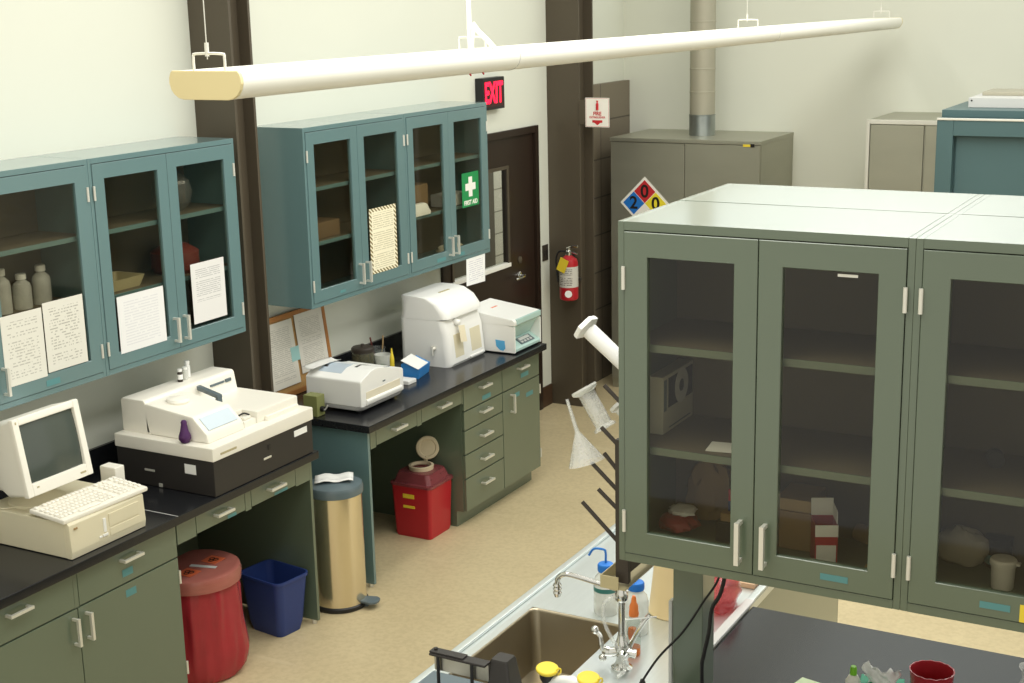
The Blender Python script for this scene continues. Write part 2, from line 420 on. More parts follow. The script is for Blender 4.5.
# steel columns (wide-flange sections) against the left wall
def column(y0, y1, p, label):
    c = MB(); t = .018
    c.box(WX, p, y0, y0+t, 0, 5.6, .002); c.box(WX, p, y1-t, y1, 0, 5.6, .002); c.box((WX+p)/2+.045, (WX+p)/2+.06, y0+t, y1-t, 0, 5.6)
    c.box(WX+.0, WX+.02, y0+t, y1-t, 0, 5.6)
    return c
tag(column(5.525, 5.69, .215, '').build('steel_column', 'bronze'), 'dark brown steel column between the two runs of wall cabinets', 'column', 'steel columns on the left wall')
tag(column(9.36, 9.60, .225, '').build('steel_column', 'bronze'), 'dark brown steel column by the door with the fire extinguisher on it', 'column', 'steel columns on the left wall')

# ------------------------------------------------------------------ glazed cabinets
def bar_handle(mb, c, L, axis, out, proj=.03, r=.006):
    """square bar pull: c centre on the face, axis the bar direction, out the face normal"""
    c = Vector(c); a = Vector(axis); o = Vector(out); s = a.cross(o)
    def bx(p, q, hw):
        p, q = Vector(p), Vector(q); d = (q-p).normalized()
        u = s; v = d.cross(u)
        ring = [(-1, -1), (1, -1), (1, 1), (-1, 1)]
        mb.rings([[e+u*hw*i+v*hw*j for i, j in ring] for e in (p, q)])
    bx(c-a*L/2+o*proj, c+a*L/2+o*proj, r)
    for k in (-1, 1): bx(c+a*k*(L/2-r), c+a*k*(L/2-r)+o*(proj-r), r*.85)
    return mb

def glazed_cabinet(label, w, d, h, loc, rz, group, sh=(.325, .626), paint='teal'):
    t = thing('wall_cabinet', label, 'cabinet', loc, rz, group)
    b = MB(); k = .018
    b.box(0, k, .0, d, 0, h, .002); b.box(w-k, w, .0, d, 0, h, .002)
    b.box(k, w-k, .0, d, h-.024, h, .001); b.box(k, w-k, .0, d, 0, .024, .001); b.box(k, w-k, d-.012, d, .024, h-.024)
    b.box(k, w-k, d-.03, d-.012, h-.10, h-.024)
    b.build('body', paint, t, local=True)
    MB().box(k+.0005, w-k-.0005, d-.034, d-.0305, .0245, h-.0245).build('back_shade_sheet', 'inner_shade', t, local=True)  # thin sheet added so the cabinet back looks shaded
    for z in sh:
        s_ = MB().box(k+.001, w-k-.001, .034, d-.036, h*z, h*z+.022).build('shelf', 'inner_shade', t, local=True)  # shelf darkened by colour, as deep in the cabinet's shade
        MB().box(k+.001, w-k-.001, .028, .0338, h*z+.001, h*z+.0222, .001).build('shelf_edge', paint, s_, local=True)  # separate front edge in cabinet paint, lighter where light reaches it
    doors = []
    for s in (0, 1):
        xa, xb = (.0165+.003, w/2-.0012) if s == 0 else (w/2+.0012, w-.0195)
        st = .0655; za, zb = .0265, h-.0265
        pa, pb = xa+st-(.0 if s == 0 else .003), xb-st+(.003 if s == 0 else .0)
        q = MB(); y0, y1 = -.004, .018
        zc_, zd_ = za+.066, zb-.066
        def rg(a, b_, c_, d_, y): return [(a, y, c_), (b_, y, c_), (b_, y, d_), (a, y, d_)]
        q.rings([rg(xa, xb, za, zb, y1), rg(xa, xb, za, zb, y0+.0015), rg(xa+.0015, xb-.0015, za+.0015, zb-.0015, y0), rg(pa-.0015, pb+.0015, zc_-.0015, zd_+.0015, y0), rg(pa, pb, zc_, zd_, y0+.0015), rg(pa, pb, zc_, zd_, y1)], closed=True)
        dr = q.build('door', paint, t, local=True); doors.append(dr)
        MB().box(pa-.004, pb+.004, .006, .010, za+.062, zb-.062).build('pane', 'pane', dr, local=True)
        bar_handle(MB(), (w/2+(-.034 if s == 0 else .034), y0, .118), .118, (0, 0, 1), (0, -1, 0)).build('handle', 'alum', dr, local=True)
        hx = xa-.001 if s == 0 else xb+.001
        for hz in (.12, h-.15):
            MB().cyl((hx, y0-.003, hz-.031), (hx, y0-.003, hz+.031), .0055, seg=10).build('hinge', 'alum', dr, local=True)
    return t, doors

WL, DL, HL = .961, XU-WX, .9598
GL = 'glazed cabinets on the left wall'; SHL = (.335, .64)
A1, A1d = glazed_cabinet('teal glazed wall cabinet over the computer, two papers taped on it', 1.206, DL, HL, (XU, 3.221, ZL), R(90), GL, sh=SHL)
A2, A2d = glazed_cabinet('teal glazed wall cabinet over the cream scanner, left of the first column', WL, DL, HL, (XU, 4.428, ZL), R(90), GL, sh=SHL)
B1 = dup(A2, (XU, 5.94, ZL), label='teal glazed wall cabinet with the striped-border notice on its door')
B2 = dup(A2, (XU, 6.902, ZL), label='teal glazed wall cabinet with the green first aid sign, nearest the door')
WR, DR, HR = .775, .40, .949
GR = 'glazed cabinets over the island'
R1, R1d = glazed_cabinet('large green glazed cabinet in front, with red carton inside', WR, DR, HR, (XI, YI, ZR), 0, GR, paint='paint')
R2 = dup(R1, (XI+WR, YI, ZR), label='green glazed cabinet at the right edge with white pot inside')
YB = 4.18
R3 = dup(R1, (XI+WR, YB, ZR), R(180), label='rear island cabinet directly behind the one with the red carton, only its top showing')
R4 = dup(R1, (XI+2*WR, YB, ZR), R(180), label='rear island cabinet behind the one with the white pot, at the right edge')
cv = MB(); cv.box(XI+.002, XI+2*WR, YI+DR+.0008, YB-DR-.0008, ZR+.02, ZR+HR-.0012)
tag(cv.build('filler_strip', 'paint'), 'narrow green filler strip between the two rows of island cabinets', 'strip')

def door_of(cab, i): return [c for c in cab.children if c.name.split('.')[0] == 'door'][i]
def sticker(cab, i, y, z, wy, hz, mat='cyan', face='x'):
    d = door_of(cab, i); o = MB()
    if face == 'x': o.box(XU+.0042, XU+.0052, y-wy/2, y+wy/2, z-hz/2, z+hz/2)
    else: o.box(y-wy/2, y+wy/2, YI-.0052, YI-.0042, z-hz/2, z+hz/2)
    # into the cabinet's own frame
    inv = (Matrix.Translation(cab.location) @ Matrix.Rotation(cab.rotation_euler.z, 4, 'Z')).inverted()
    for v in o.bm.verts: v.co = inv @ v.co
    s = o.build('label_sticker', mat, d, local=True)
    s['label'] = {'cyan': 'small blue label sticker', 'yellow': 'round-cornered yellow sticker'}.get(mat, 'small sticker')
sticker(A1, 1, 4.118, 1.505, .075, .026)
sticker(B2, 0, 7.255, 1.502, .10, .022); sticker(B2, 1, 7.50, 1.50, .06, .022)
sticker(B1, 0, 6.22, 1.50, .05, .015)
sticker(R1, 1, 3.882, 1.566, .072, .017, face='y'); sticker(R2, 0, 4.28, 1.566, .072, .017, face='y'); sticker(R2, 0, 4.353, 1.56, .03, .045, 'yellow', 'y')

# papers taped to the cabinet glass (each flat sheet hangs from the door)
def sheet(name, label, cat, y0, y1, z0, z1, mat, group=None, x=XU+.0046, tilt=0):
    q = MB(Matrix.Translation((x, (y0+y1)/2, (z0+z1)/2)) @ Matrix.Rotation(R(tilt), 4, 'X'))
    q.box(0, .0012, -(y1-y0)/2, (y1-y0)/2, -(z1-z0)/2, (z1-z0)/2)
    return tag(q.build(name, mat, smooth=False), label, cat, group)
GP = 'papers taped to the wall cabinet glass'
sheet('typed_sheet', 'white typed sheet at the far left edge on the cabinet over the computer', 'paper', 3.872, 4.090, 1.537, 1.832, paper_mat('sheet_a', '#dcdacf', '#b4b1a7', 24, seed=1., dens=.5), GP)
sheet('typed_sheet', 'white typed sheet beside the hinge on the cabinet over the computer', 'paper', 4.097, 4.322, 1.548, 1.846, paper_mat('sheet_b', '#dcdacf', '#adaaa0', 24, seed=5., dens=.5), GP)
sheet('typed_sheet', 'square white sheet on the left door of the cabinet over the scanner', 'paper', 4.522, 4.818, 1.532, 1.790, paper_mat('sheet_c', '#e4e4e3', '#d6d6d8', 20, seed=9.), GP)
sheet('typed_sheet', 'upright white sheet on the right door of the cabinet over the scanner', 'paper', 5.012, 5.250, 1.565, 1.853, paper_mat('sheet_d', '#dedddb', '#b4b4b4', 30, seed=14., bot=.35), GP)
sheet('bordered_notice', 'cream notice with a striped warning border on a cabinet door', 'notice', 6.500, 6.772, 1.540, 1.912, paper_mat('sheet_e', '#ece6cc', '#c2bb9e', 30, border=True, seed=21., top=.92, bot=.08), GP)
sheet('hanging_sheet', 'white sheet hanging below the cabinet nearest the door', 'paper', 7.560, 7.795, 1.275, 1.484, paper_mat('sheet_f', '#f4f4f2', '#d2d0d8', 16, seed=30.), x=XU-.004, tilt=-2)
# first aid sign
fa = thing('first_aid_sign', 'green first aid sign with white cross on a cabinet door', 'sign', (XU+.0046, 7.622, 1.781))
MB().box(XU+.0046, XU+.0066, 7.520, 7.725, 1.781, 1.995, .0008).build('sign_plate', 'green', fa)
cr = MB(); yc, zc, a, bb = 7.622, 1.905, .062, .022
cr.box(XU+.0067, XU+.0076, yc-bb, yc+bb, zc-a, zc+a); cr.box(XU+.0067, XU+.0076, yc-a, yc-bb, zc-bb, zc+bb); cr.box(XU+.0067, XU+.0076, yc+bb, yc+a, zc-bb, zc+bb)
cr.build('cross', 'signwhite', fa)
text_part('lettering', 'FIRST AID', .040, (XU+.0072, 7.622, 1.806), XM, 'signwhite', fa, sx=.95, bold=.001)

# ------------------------------------------------------------------ things inside the left-hand cabinets
S1, S2 = ZL+HL*.335+.0225, ZL+HL*.64+.0225
def bottle(name, label, x, y, z, r, h, mat='milky', cap='white', group=None, neck=.45, body_part='bottle_body', seg=22):
    t = thing(name, label, 'bottle', (x, y, z), 0, group)
    MB().lathe([(0, 0), (r*.94, 0), (r, .004), (r, h*.62), (r*.9, h*.72), (r*neck, h*.82), (r*neck, h*.86)], (x, y, z), seg).build(body_part, mat, t)
    MB().lathe([(0, 0), (r*neck*1.25, 0), (r*neck*1.25, h*.13), (r*neck*1.1, h*.15), (0, h*.15)], (x, y, z+h*.852), seg).build('cap', cap, t)
    return t
GB = 'reagent bottles in the cabinet over the computer'
for i, (y, z, hh) in enumerate(((4.06, S1, .19), (4.17, S1, .15), (4.28, S1, .17))):
    bottle('reagent_bottle', ['pale plastic bottle leftmost of three on the lower shelf over the computer', 'pale plastic bottle in the middle of three on the lower shelf over the computer', 'pale plastic bottle nearest the hinge on the lower shelf over the computer'][i], .12, y, z, .04, hh, group=GB)
fl = MB(); fl.lathe([(0, .0), (.05, .004), (.085, .04), (.098, .09), (.085, .145), (.045, .185), (.022, .20), (.02, .235), (.026, .24)], (.16, 5.09, S2), 28, cap1=False)
tag(fl.build('round_flask', 'clearglass'), 'round glass flask on the upper shelf over the scanner', 'flask')
rp = MB(); rp.lathe([(0, 0), (.10, 0), (.115, .02), (.115, .10), (.06, .135), (.012, .14), (.012, .155), (0, .157)], (.14, 5.10, S1), 26)
tag(rp.build('lidded_pot', 'rust'), 'dark red lidded pot on the lower shelf over the scanner', 'pot')
tray = MB(); tray.rrect([(.15, 4.67, .16, .20, .02, S1), (.15, 4.67, .19, .24, .02, S1+.05), (.15, 4.67, .17, .22, .015, S1+.05), (.15, 4.67, .14, .18, .015, S1+.008)], 5)
tag(tray.build('enamel_tray', 'beige_dark'), 'shallow brown tray on the lower shelf over the scanner', 'tray')
tag(MB().box(.08, .24, 6.02, 6.32, S1, S1+.09, .004).build('storage_box', surf('brown_card', '#6e5a42', .7)), 'brown storage box on the lower shelf, behind the leftmost door of the far wall cabinets', 'box')
tag(MB().box(.07, .22, 6.98, 7.27, S1+.0, S1+.17, .004).build('storage_box', surf('brown_card_b', '#7d6648', .7)), 'brown carton standing behind the folded white towel in a wall cabinet', 'box')
tw = MB(); tw.rrect([(.268, 7.09, .05, .19, .015, S1), (.268, 7.09, .056, .20, .02, S1+.015), (.268, 7.08, .05, .19, .02, S1+.035), (.266, 7.08, .045, .17, .02, S1+.06), (.266, 7.07, .03, .14, .012, S1+.07)], 5)
tag(tw.build('folded_towel', 'white'), 'folded white towel on the middle shelf of the first aid cabinet', 'towel')
tag(MB().box(.14, .27, 7.42, 7.66, S1+.0, S1+.075, .006).build('plastic_box', 'white_grey'), 'pale plastic box on the shelf behind the first aid sign', 'box')
tag(MB().crumple((.16, 7.60, ZL+.052), (.07, .12, .035), .35, 3).build('crumpled_bag', 'beige'), 'crumpled pale bag on the floor of the first aid cabinet', 'bag')

# ------------------------------------------------------------------ base units along the left wall
XB = .737
def drawer_front(root, y0, y1, z0, z1, name='drawer', handle=True, hh=None):
    f = MB().box(XB-.018, XB, y0, y1, z0, z1, .002).build(name, 'paint', root)
    if handle: bar_handle(MB(), (XB, (y0+y1)/2, hh or (z0+z1)/2), .112, (0, 1, 0), (1, 0, 0)).build('handle', 'alum', f)
    return f
def door_front(root, y0, y1, z0, z1, hy, hinge_y):
    f = MB().box(XB-.018, XB, y0, y1, z0, z1, .002).build('door', 'paint', root)
    bar_handle(MB(), (XB, hy, z1-.088), .118, (0, 0, 1), (1, 0, 0)).build('handle', 'alum', f)
    for z in (z0+.09, z1-.09): MB().cyl((XB+.002, hinge_y, z-.03), (XB+.002, hinge_y, z+.03), .005, seg=10).build('hinge', 'alum', f)
    return f
def carcass(root, y0, y1, back=WX):
    c = MB(); t = .018; xf = XB-.0185
    c.box(back+.02, xf, y0, y0+t, .1, .873); c.box(back+.02, xf, y1-t, y1, .1, .873); c.box(back+.02, xf, y0+t, y1-t, .1, .118)
    c.box(back+.002, back+.02, y0, y1, .1, .873); c.box(xf-.018, xf, y0+t, y1-t, .855, .873); c.box(xf-.018, xf, y0+t, y1-t, .118, .13)
    c.box(back+.02, .667, y0+.004, y1-.004, 0, .1)
    if y0 < 4: c.box(xf-.018, XB-.002, 3.724, 3.746, .715, .87)
    return c.build('body', 'paint', root)

bc = thing('base_cabinet', 'green two-door base cabinet with drawers under the computer', 'cabinet', (.35, 3.735, 0)); carcass(bc, 3.145, 4.325)
drawer_front(bc, 3.150, 3.722, .718, .869, hh=.823); drawer_front(bc, 3.748, 4.320, .718, .869, hh=.823)
door_front(bc, 3.150, 3.733, .104, .712, 3.705, 3.149); door_front(bc, 3.737, 4.320, .104, .712, 3.775, 4.323)
for zz, yy, mk in ((.765, 4.02, .04), (.672, 4.03, .05)):
    MB().box(XB+.0002, XB+.001, yy-.03, yy+.03, zz-.02, zz+.012).build('label_sticker', 'cyan', bc)['label'] = 'small blue label on the front'

def desk(label, y0, y1, panels, fronts, loc):
    d = thing('kneehole_desk', label, 'desk', loc)
    a = MB(); a.box(XB-.045, XB-.019, y0+.022, y1-.022, .767, .873)
    MB().box(WX+.002, WX+.02, y0, y1, .02, .873).build('back_panel', 'paint', d)
    a.build('apron', 'paint', d)
    for p in panels:
        q = MB(); q.box(WX+.022, XB-.002, p, p+.02, .02, .873, .002); pp = q.build('end_panel', 'teal' if y0 > 5.5 else 'paint', d)  # far desk's panel gets the cool-lit version of the same enamel
        MB().cyl((XB-.03, p+.01, 0), (XB-.03, p+.01, .0205), .012, seg=12).build('foot', 'alum', pp)
    for (u, v) in fronts: drawer_front(d, u, v, .775, .866, hh=.823)
    yl, yr = (y0+.023 if panels[0] < y0+.01 else y0+.001), (y1-.001 if panels[0] < y0+.01 else panels[0]-.002)
    for u, v in ((yl, fronts[0][0]-.003), (fronts[0][1]+.003, fronts[1][0]-.003), (fronts[1][1]+.003, yr)): MB().box(XB-.0185, XB-.001, u, v, .767, .873).build('front_rail', 'paint', d)
    return d
dk = desk('green kneehole desk under the scanner with red bag bin below', 4.3275, 5.300, [5.279], [(4.452, 4.785), (4.832, 5.165)], (.35, 4.8, 0))
MB().box(XB+.0002, XB+.001, 4.66, 4.72, .775, .790).build('label_sticker', 'cyan', dk)['label'] = 'small blue label on the front'
MB().box(XB+.0002, XB+.001, 5.0, 5.10, .776, .789).build('label_sticker', 'cyan', dk)['label'] = 'small blue label on the front'
dk2 = desk('green kneehole desk under the printer with sharps box below', 5.782, 6.750, [5.783], [(5.86, 6.255), (6.305, 6.735)], (.35, 6.3, 0))
db = thing('base_cabinet', 'green base cabinet with five drawers and a door, nearest the exit door', 'cabinet', (.35, 7.2, 0)); carcass(db, 6.752, 7.70)
for z0, z1 in ((.720, .869), (.602, .714), (.455, .596), (.308, .449), (.104, .302)):
    drawer_front(db, 6.757, 7.212, z0, z1, hh={.72: .823, .602: .672, .455: .526, .308: .381, .104: .229}[z0])
drawer_front(db, 7.218, 7.695, .718, .869, hh=.823); door_front(db, 7.218, 7.695, .104, .712, 7.315, 7.699)
for yy, zz, a in ((7.02, .745, .05), (7.5, .765, .05), (7.56, .625, .045), (7.40, .66, .03)):
    MB().box(XB+.0002, XB+.001, yy-a, yy+a, zz-.014, zz+.014).build('label_sticker', 'cyan', db)['label'] = 'small blue label on the front'

def worktop(label, y0, y1, seam=None):
    t = thing('worktop', label, 'worktop', (.36, (y0+y1)/2, TOP-.04))
    c = MB()
    c.box(WX+.001, .775, y0, y1, TOP-.04, TOP, .004)
    c.build('slab', 'black_top', t)
    if seam: MB().box(WX+.022, .7752, seam-.002, seam+.002, TOP-.0002, TOP+.0004).build('seam', 'white_grey', t)['label'] = 'pale joint line across the top'
worktop('long black worktop carrying the computer and the cream scanner', 3.10, 5.312, 4.302)
worktop('long black worktop carrying the printer and the centrifuge', 5.745, 7.735)
for y0, y1, lb in ((3.10, 5.312, 'black upstand along the wall behind the computer and scanner'), (5.745, 7.735, 'black upstand along the wall behind the printer and analyser')):
    tag(MB().box(WX+.001, WX+.021, y0, y1, TOP+.0005, TOP+.10, .002).build('backsplash', 'black_top'), lb, 'backsplash')
# ------------------------------------------------------------------ on the left worktop
# desktop computer
pc = thing('desktop_computer', 'beige desktop computer lying under the monitor and keyboard', 'computer', (.49, 3.935, TOP))
c = MB(); x0, x1, y0, y1, z0, z1 = .25, .737, 3.735, 4.150, TOP+.002, 1.066
c.box(x0, x1-.03, y0, y1, z0, z1, .006)
c.build('case', 'beige', pc)
fp = MB(); fp.prism([(x1-.031, z0), (x1-.004, z0), (x1, z0+.03), (x1-.004, z1-.01), (x1-.014, z1), (x1-.031, z1)], 'y', y0, y1, .003)
face = fp.build('front_panel', 'beige', pc)
dr = MB(); dr.box(x1-.004, x1+.0015, 3.945, 4.115, .985, 1.04, .002); dr.box(x1-.004, x1+.002, 3.945, 4.115, .945, .978, .002)
dr.build('drive_bay', 'beige', face)
bt = MB(); bt.box(x1-.004, x1+.004, 3.905, 3.932, .955, .965, .001); bt.box(x1-.003, x1+.003, 3.912, 3.926, .972, 1.03, .001); bt.box(x1-.004, x1+.003, 3.885, 3.90, .955, .963, .001)
bt.build('button', 'white', face)
MB().box(x1-.003, x1+.0015, 3.757, 3.775, 1.035, 1.042, .0005).build('badge', 'tan', face)
ft = MB()
for xx in (.28, .69):
    for yy in (3.77, 4.10): ft.cyl((xx, yy, TOP), (xx, yy, TOP+.0025), .012, seg=10)
ft.build('feet', 'black', pc)

# crt monitor, leaning back a little
mo = thing('crt_monitor', 'cream tube monitor standing on the desktop computer', 'monitor', (.40, 3.89, 1.066))
th = R(-9.5); cy = 3.889
Q = Matrix.Translation((.553, cy, 1.150)) @ Matrix.Rotation(th, 4, 'Y')
b = MB(Q); W2, H = .176, .322
b.box(-.028, 0, -W2, -W2+.032, 0, H, .006); b.box(-.028, 0, W2-.032, W2, 0, H, .006)
b.box(-.028, 0, -W2+.03, W2-.03, 0, .052, .006); b.box(-.028, 0, -W2+.03, W2-.03, H-.030, H, .006)
b.build('bezel', 'cream', mo)
s = MB(Q); rs = []
rows = []
for iz in range(9):
    for iy in range(9): pass
n = 10
g = [[s._v((-.005-.007*((2*i/n-1)**2+(2*j/n-1)**2)/1., -W2+.031+(2*W2-.062)*i/n, .051+(H-.08)*j/n)) for i in range(n+1)] for j in range(n+1)]
for j in range(n):
    for i in range(n): s.bm.faces.new((g[j][i], g[j][i+1], g[j+1][i+1], g[j+1][i]))
s.build('screen', 'screen', mo)
h = MB(Q)
def rr(x, w, zb, zt, r=.03):
    out = []
    for k, (sy, sz) in enumerate(((1, 1), (-1, 1), (-1, -1), (1, -1))):
        for i in range(5):
            a = math.pi/2*(k+i/4); out.append((x, sy*(w-r)+r*math.cos(a), (zt-r if sz > 0 else zb+r)+r*math.sin(a)))
    return out
h.rings([rr(-.028, W2-.004, .004, H-.004, .012), rr(-.13, W2-.010, .0, H-.012, .02), rr(-.20, W2-.035, .012, H-.05, .04), rr(-.36, W2-.07, .03, H-.11, .04), rr(-.37, W2-.09, .05, H-.13, .03)])
h.build('housing', 'cream', mo)
st = MB(); st.lathe([(0, 0), (.115, 0), (.115, .012), (.09, .022), (.06, .05), (.075, .085), (0, .085)], (.40, cy, 1.066), 28); st.build('swivel_base', 'beige', mo)
lg = MB(Q); lg.box(-.001, .0012, -W2+.05, -W2+.062, .030, .036); lg.box(-.001, .0012, -W2+.012, -W2+.018, H-.022, H-.012); lg.box(-.001, .002, W2-.07, W2-.04, .018, .026, .001)
lg.build('control_button', 'beige_dark', mo)

# keyboard
kb = thing('keyboard', 'cream keyboard lying on top of the desktop computer', 'keyboard', (.63, 3.955, 1.066), R(-2))
KM = Matrix.Rotation(R(4.5), 4, 'Y')
k = MB(KM); k.box(-.098, .10, -.23, .225, .006, .026, .006); k.build('keyboard_case', 'cream', kb, local=True)
for blk in ((0, 14), (15, 18), (19, 21)):
  ky = MB(KM)
  for r_ in range(6):
    for q in range(*blk):
        if r_ == 0 and q == 1: continue
        xx = -.075+r_*.027+(.006 if r_ else 0); yy = -.212+q*.0208
        if r_ == 5 and 4 <= q <= 9: continue
        ky.box(xx-.010, xx+.010, yy-.0085, yy+.0085, .025, .034, .003, 1)
  if blk[0] == 0: ky.box(.066-.0, .086, -.13, -.02, .025, .034, .003, 1)
  ky.build('key_block', 'cream', kb, local=True)
tag(MB().tube([(.53, 3.76, 1.074), (.45, 3.80, 1.070), (.36, 3.745, 1.070), (.32, 3.722, 1.062), (.34, 3.715, .96), (.30, 3.70, .92)], .0028).build('keyboard_cable', 'beige'), 'thin beige cable hanging over the left side of the computer', 'cable')
tag(MB().box(.44, .53, 4.205, 4.262, TOP, 1.125, .006).build('small_speaker', 'cream'), 'small cream box standing beside the monitor behind the keyboard', 'speaker')

# scanner on its black base
sc = thing('gel_scanner', 'cream bench scanner on a wide black base, purple stopper on its side', 'scanner', (.44, 4.92, TOP))
b = MB(); b.box(.195, .768, 4.556, 5.278, TOP+.002, 1.078, .003); base = b.build('base', 'charcoal', sc)
MB().box(.768, .7695, 5.135, 5.235, 1.030, 1.060, .0004).build('asset_label', 'paper', base)
MB().box(.60, .665, 4.5545, 4.556, 1.005, 1.050, .0004).build('asset_label', 'paper', base)
q = MB(); q.box(.768, .771, 4.90, 4.955, .985, .995, .001); q.box(.36, .42, 4.553, 4.556, .985, .995, .001); q.box(.44, .46, 4.552, 4.556, .918, .935, .001); q.build('latch', 'alum', base)
MB().box(.768, .7705, 4.935, 4.955, 1.025, 1.050, .001).build('key_switch', 'black', base)
ftm = MB()
for xx in (.23, .72):
    for yy in (4.62, 5.23): ftm.cyl((xx, yy, TOP), (xx, yy, TOP+.0025), .014, seg=10)
ftm.build('feet', 'black', sc)
r_ = MB(); r_.box(.19, .774, 4.550, 5.286, 1.0785, 1.142, .007); rim = r_.build('lower_housing', 'cream', sc)
MB().box(.774, .7752, 4.60, 4.71, 1.100, 1.110, .0003).build('name_strip', 'beige_dark', rim)
u = MB(); u.box(.30, .705, 4.95, 5.262, 1.138, 1.200, .010); u.box(.705, .725, 5.0, 5.24, 1.138, 1.165, .006); u.box(.30, .62, 4.86, 4.95, 1.138, 1.205, .008)
u.build('scanner_lid', 'cream', sc)
rb = MB(); rb.prism([(.20, 1.138), (.375, 1.138), (.348, 1.290), (.338, 1.300), (.21, 1.300), (.20, 1.29)], 'y', 4.60, 5.23, .008); rear = rb.build('rear_housing', 'cream', sc)
text_dummy = MB(); text_dummy.box(.352, .360, 5.04, 5.14, 1.255, 1.264); text_dummy.box(.352, .360, 5.15, 5.19, 1.252, 1.267); text_dummy.build('name_strip', 'grey', rear)
cb = MB(); cb.prism([(.34, 1.140), (.712, 1.140), (.702, 1.183), (.625, 1.256), (.34, 1.288)], 'y', 4.600, 4.855, .012); ctrl = cb.build('control_housing', 'cream', sc)
dx, dz = .158/.18, -.086/.18
PM = Matrix.Translation((.6655, 4.728, 1.2185)) @ Matrix.Rotation(math.atan2(.073, .077), 4, 'Y')
pn = MB(PM); pn.box(-.036, .036, -.10, .10, .0, .004, .001); pn.build('touch_panel', surf('pale_blue_panel', '#c9d6df', .3), ctrl)
bh = MB(); bh.lathe([(0, 0), (.05, 0), (.055, .01), (.05, .022), (.02, .028), (0, .028)], (.44, 4.72, 1.272), 24); bh.build('round_cover', 'cream', ctrl)
hm = MB(Matrix.Translation((.445, 4.925, 1.250)) @ Matrix.Rotation(R(-23), 4, 'Z')); hm.box(-.115, .115, -.014, .014, .010, .032, .006); hm.box(.088, .114, -.013, .013, -.042, .012, .004); hm.build('lid_handle', 'grey', sc)
ck = MB(); ck.box(.64, .70, 4.862, 4.948, 1.138, 1.172, .006); ck.box(.655, .69, 4.875, 4.925, 1.172, 1.186, .004); ck.build('latch_block', 'cream', sc)
MB().tube([(.655, 4.88, 1.192), (.665, 4.905, 1.198), (.675, 4.93, 1.186)], .004).build('latch_lever', 'black', sc)
pp = MB(); pp.lathe([(0, 0), (.018, .002), (.028, .02), (.027, .034), (.019, .055), (.013, .085), (.014, .095), (.009, .104), (0, .105)], (.60, 4.572, 1.143), 18); pp.build('purple_stopper', 'purple', sc)['label'] = 'purple rubber stopper'

GV = 'vials on the back of the scanner'
def vial(x, y, r, h, label, mat, cap):
    t = thing('reagent_vial', label, 'vial', (x, y, 1.3005), 0, GV)
    MB().lathe([(0, 0), (r, 0), (r, h*.68), (r*.7, h*.76), (r*.7, h*.8)], (x, y, 1.3005), 18).build('vial_body', mat, t)
    MB().lathe([(0, 0), (r*.9, 0), (r*.9, h*.2), (0, h*.2)], (x, y, 1.3005+h*.8), 18).build('cap', cap, t)
    return t
v = vial(.27, 4.93, .0125, .062, 'small amber vial with pale label, leftmost of three on the scanner', 'concrete_red', 'white')
MB().lathe([(.0128, .012), (.0128, .036)], (.27, 4.93, 1.3005), 18, cap0=False, cap1=False).build('vial_label', 'paper', v)
vial(.265, 4.97, .0135, .062, 'small milky vial in the middle of three on the scanner', 'milky', 'white')
vial(.24, 5.015, .0145, .080, 'tallest white vial, rightmost of three on the scanner', 'white', 'white')

# ------------------------------------------------------------------ on the far worktop
# cork board behind the printer
cb_ = thing('cork_board', 'wood-framed cork board leaning on the wall behind the printer', 'board', (.05, 6.18, TOP))
CM = Matrix.Translation((.055, 0, TOP+.002)) @ Matrix.Rotation(R(-7.2), 4, 'Y')
ya, yb_, hB = 5.875, 6.455, .46
f = MB(CM); f.box(-.016, 0, ya, ya+.028, 0, hB, .003); f.box(-.016, 0, yb_-.028, yb_, 0, hB, .003); f.box(-.016, 0, ya+.028, yb_-.028, 0, .028, .003); f.box(-.016, 0, ya+.028, yb_-.028, hB-.028, hB, .003); f.build('frame', 'wood', cb_)
MB(CM).box(-.014, -.006, ya+.028, yb_-.028, .028, hB-.028).build('cork_panel', 'cork', cb_)
def pinned(label, y0, y1, z0, z1, mat, x=-.0052):
    o = MB(CM).box(x, x+.0012, y0, y1, z0, z1).build('pinned_sheet', mat, smooth=False)
    return tag(o, label, 'paper', 'papers pinned to the cork board')
pinned('grey printed sheet on the left half of the cork board', 5.885, 6.14, .06, .425, paper_mat('sheet_g', '#d6d2c6', '#b5b2a8', 34, seed=40.), x=.001)
pinned('grey printed sheet on the right half of the cork board', 6.165, 6.42, .10, .435, paper_mat('sheet_h', '#d9d5ca', '#b8b5aa', 34, seed=44.), x=.001)
tag(MB(CM).box(.0025, .0035, 6.09, 6.165, .185, .265).build('sticky_note', surf('pale_cyan_note', '#9cc6c2', .7)), 'pale cyan sticky note on the cork board', 'note')

# printer
pr = thing('printer', 'white laser printer on the far worktop beside the cork board', 'printer', (.42, 6.1, TOP))
X0, X1, Y0, Y1 = .27, .628, 5.895, 6.305
k = MB(); k.rrect([((X0+X1)/2, (Y0+Y1)/2, X1-X0-.05, Y1-Y0-.05, .03, TOP+.012), ((X0+X1)/2, (Y0+Y1)/2, X1-X0-.02, Y1-Y0-.01, .035, TOP+.022), ((X0+X1)/2, (Y0+Y1)/2, X1-X0, Y1-Y0, .03, TOP+.04)], 6)
k.build('lower_skirt', 'white_grey', pr)
bd = MB()
prof = [(Y0+.004, 1.098), (Y0+.03, 1.108), (Y0+.10, 1.136), (Y0+.17, 1.140), (Y0+.24, 1.122), (Y0+.30, 1.100), (Y0+.36, 1.088), (Y1-.012, 1.084), (Y1, 1.074)]
poly = [(Y0, TOP+.041), (Y0, 1.090)]+prof+[(Y1, TOP+.041)]
bd.prism(poly, 'x', X0, X1, .006)
body = bd.build('body', 'white', pr)
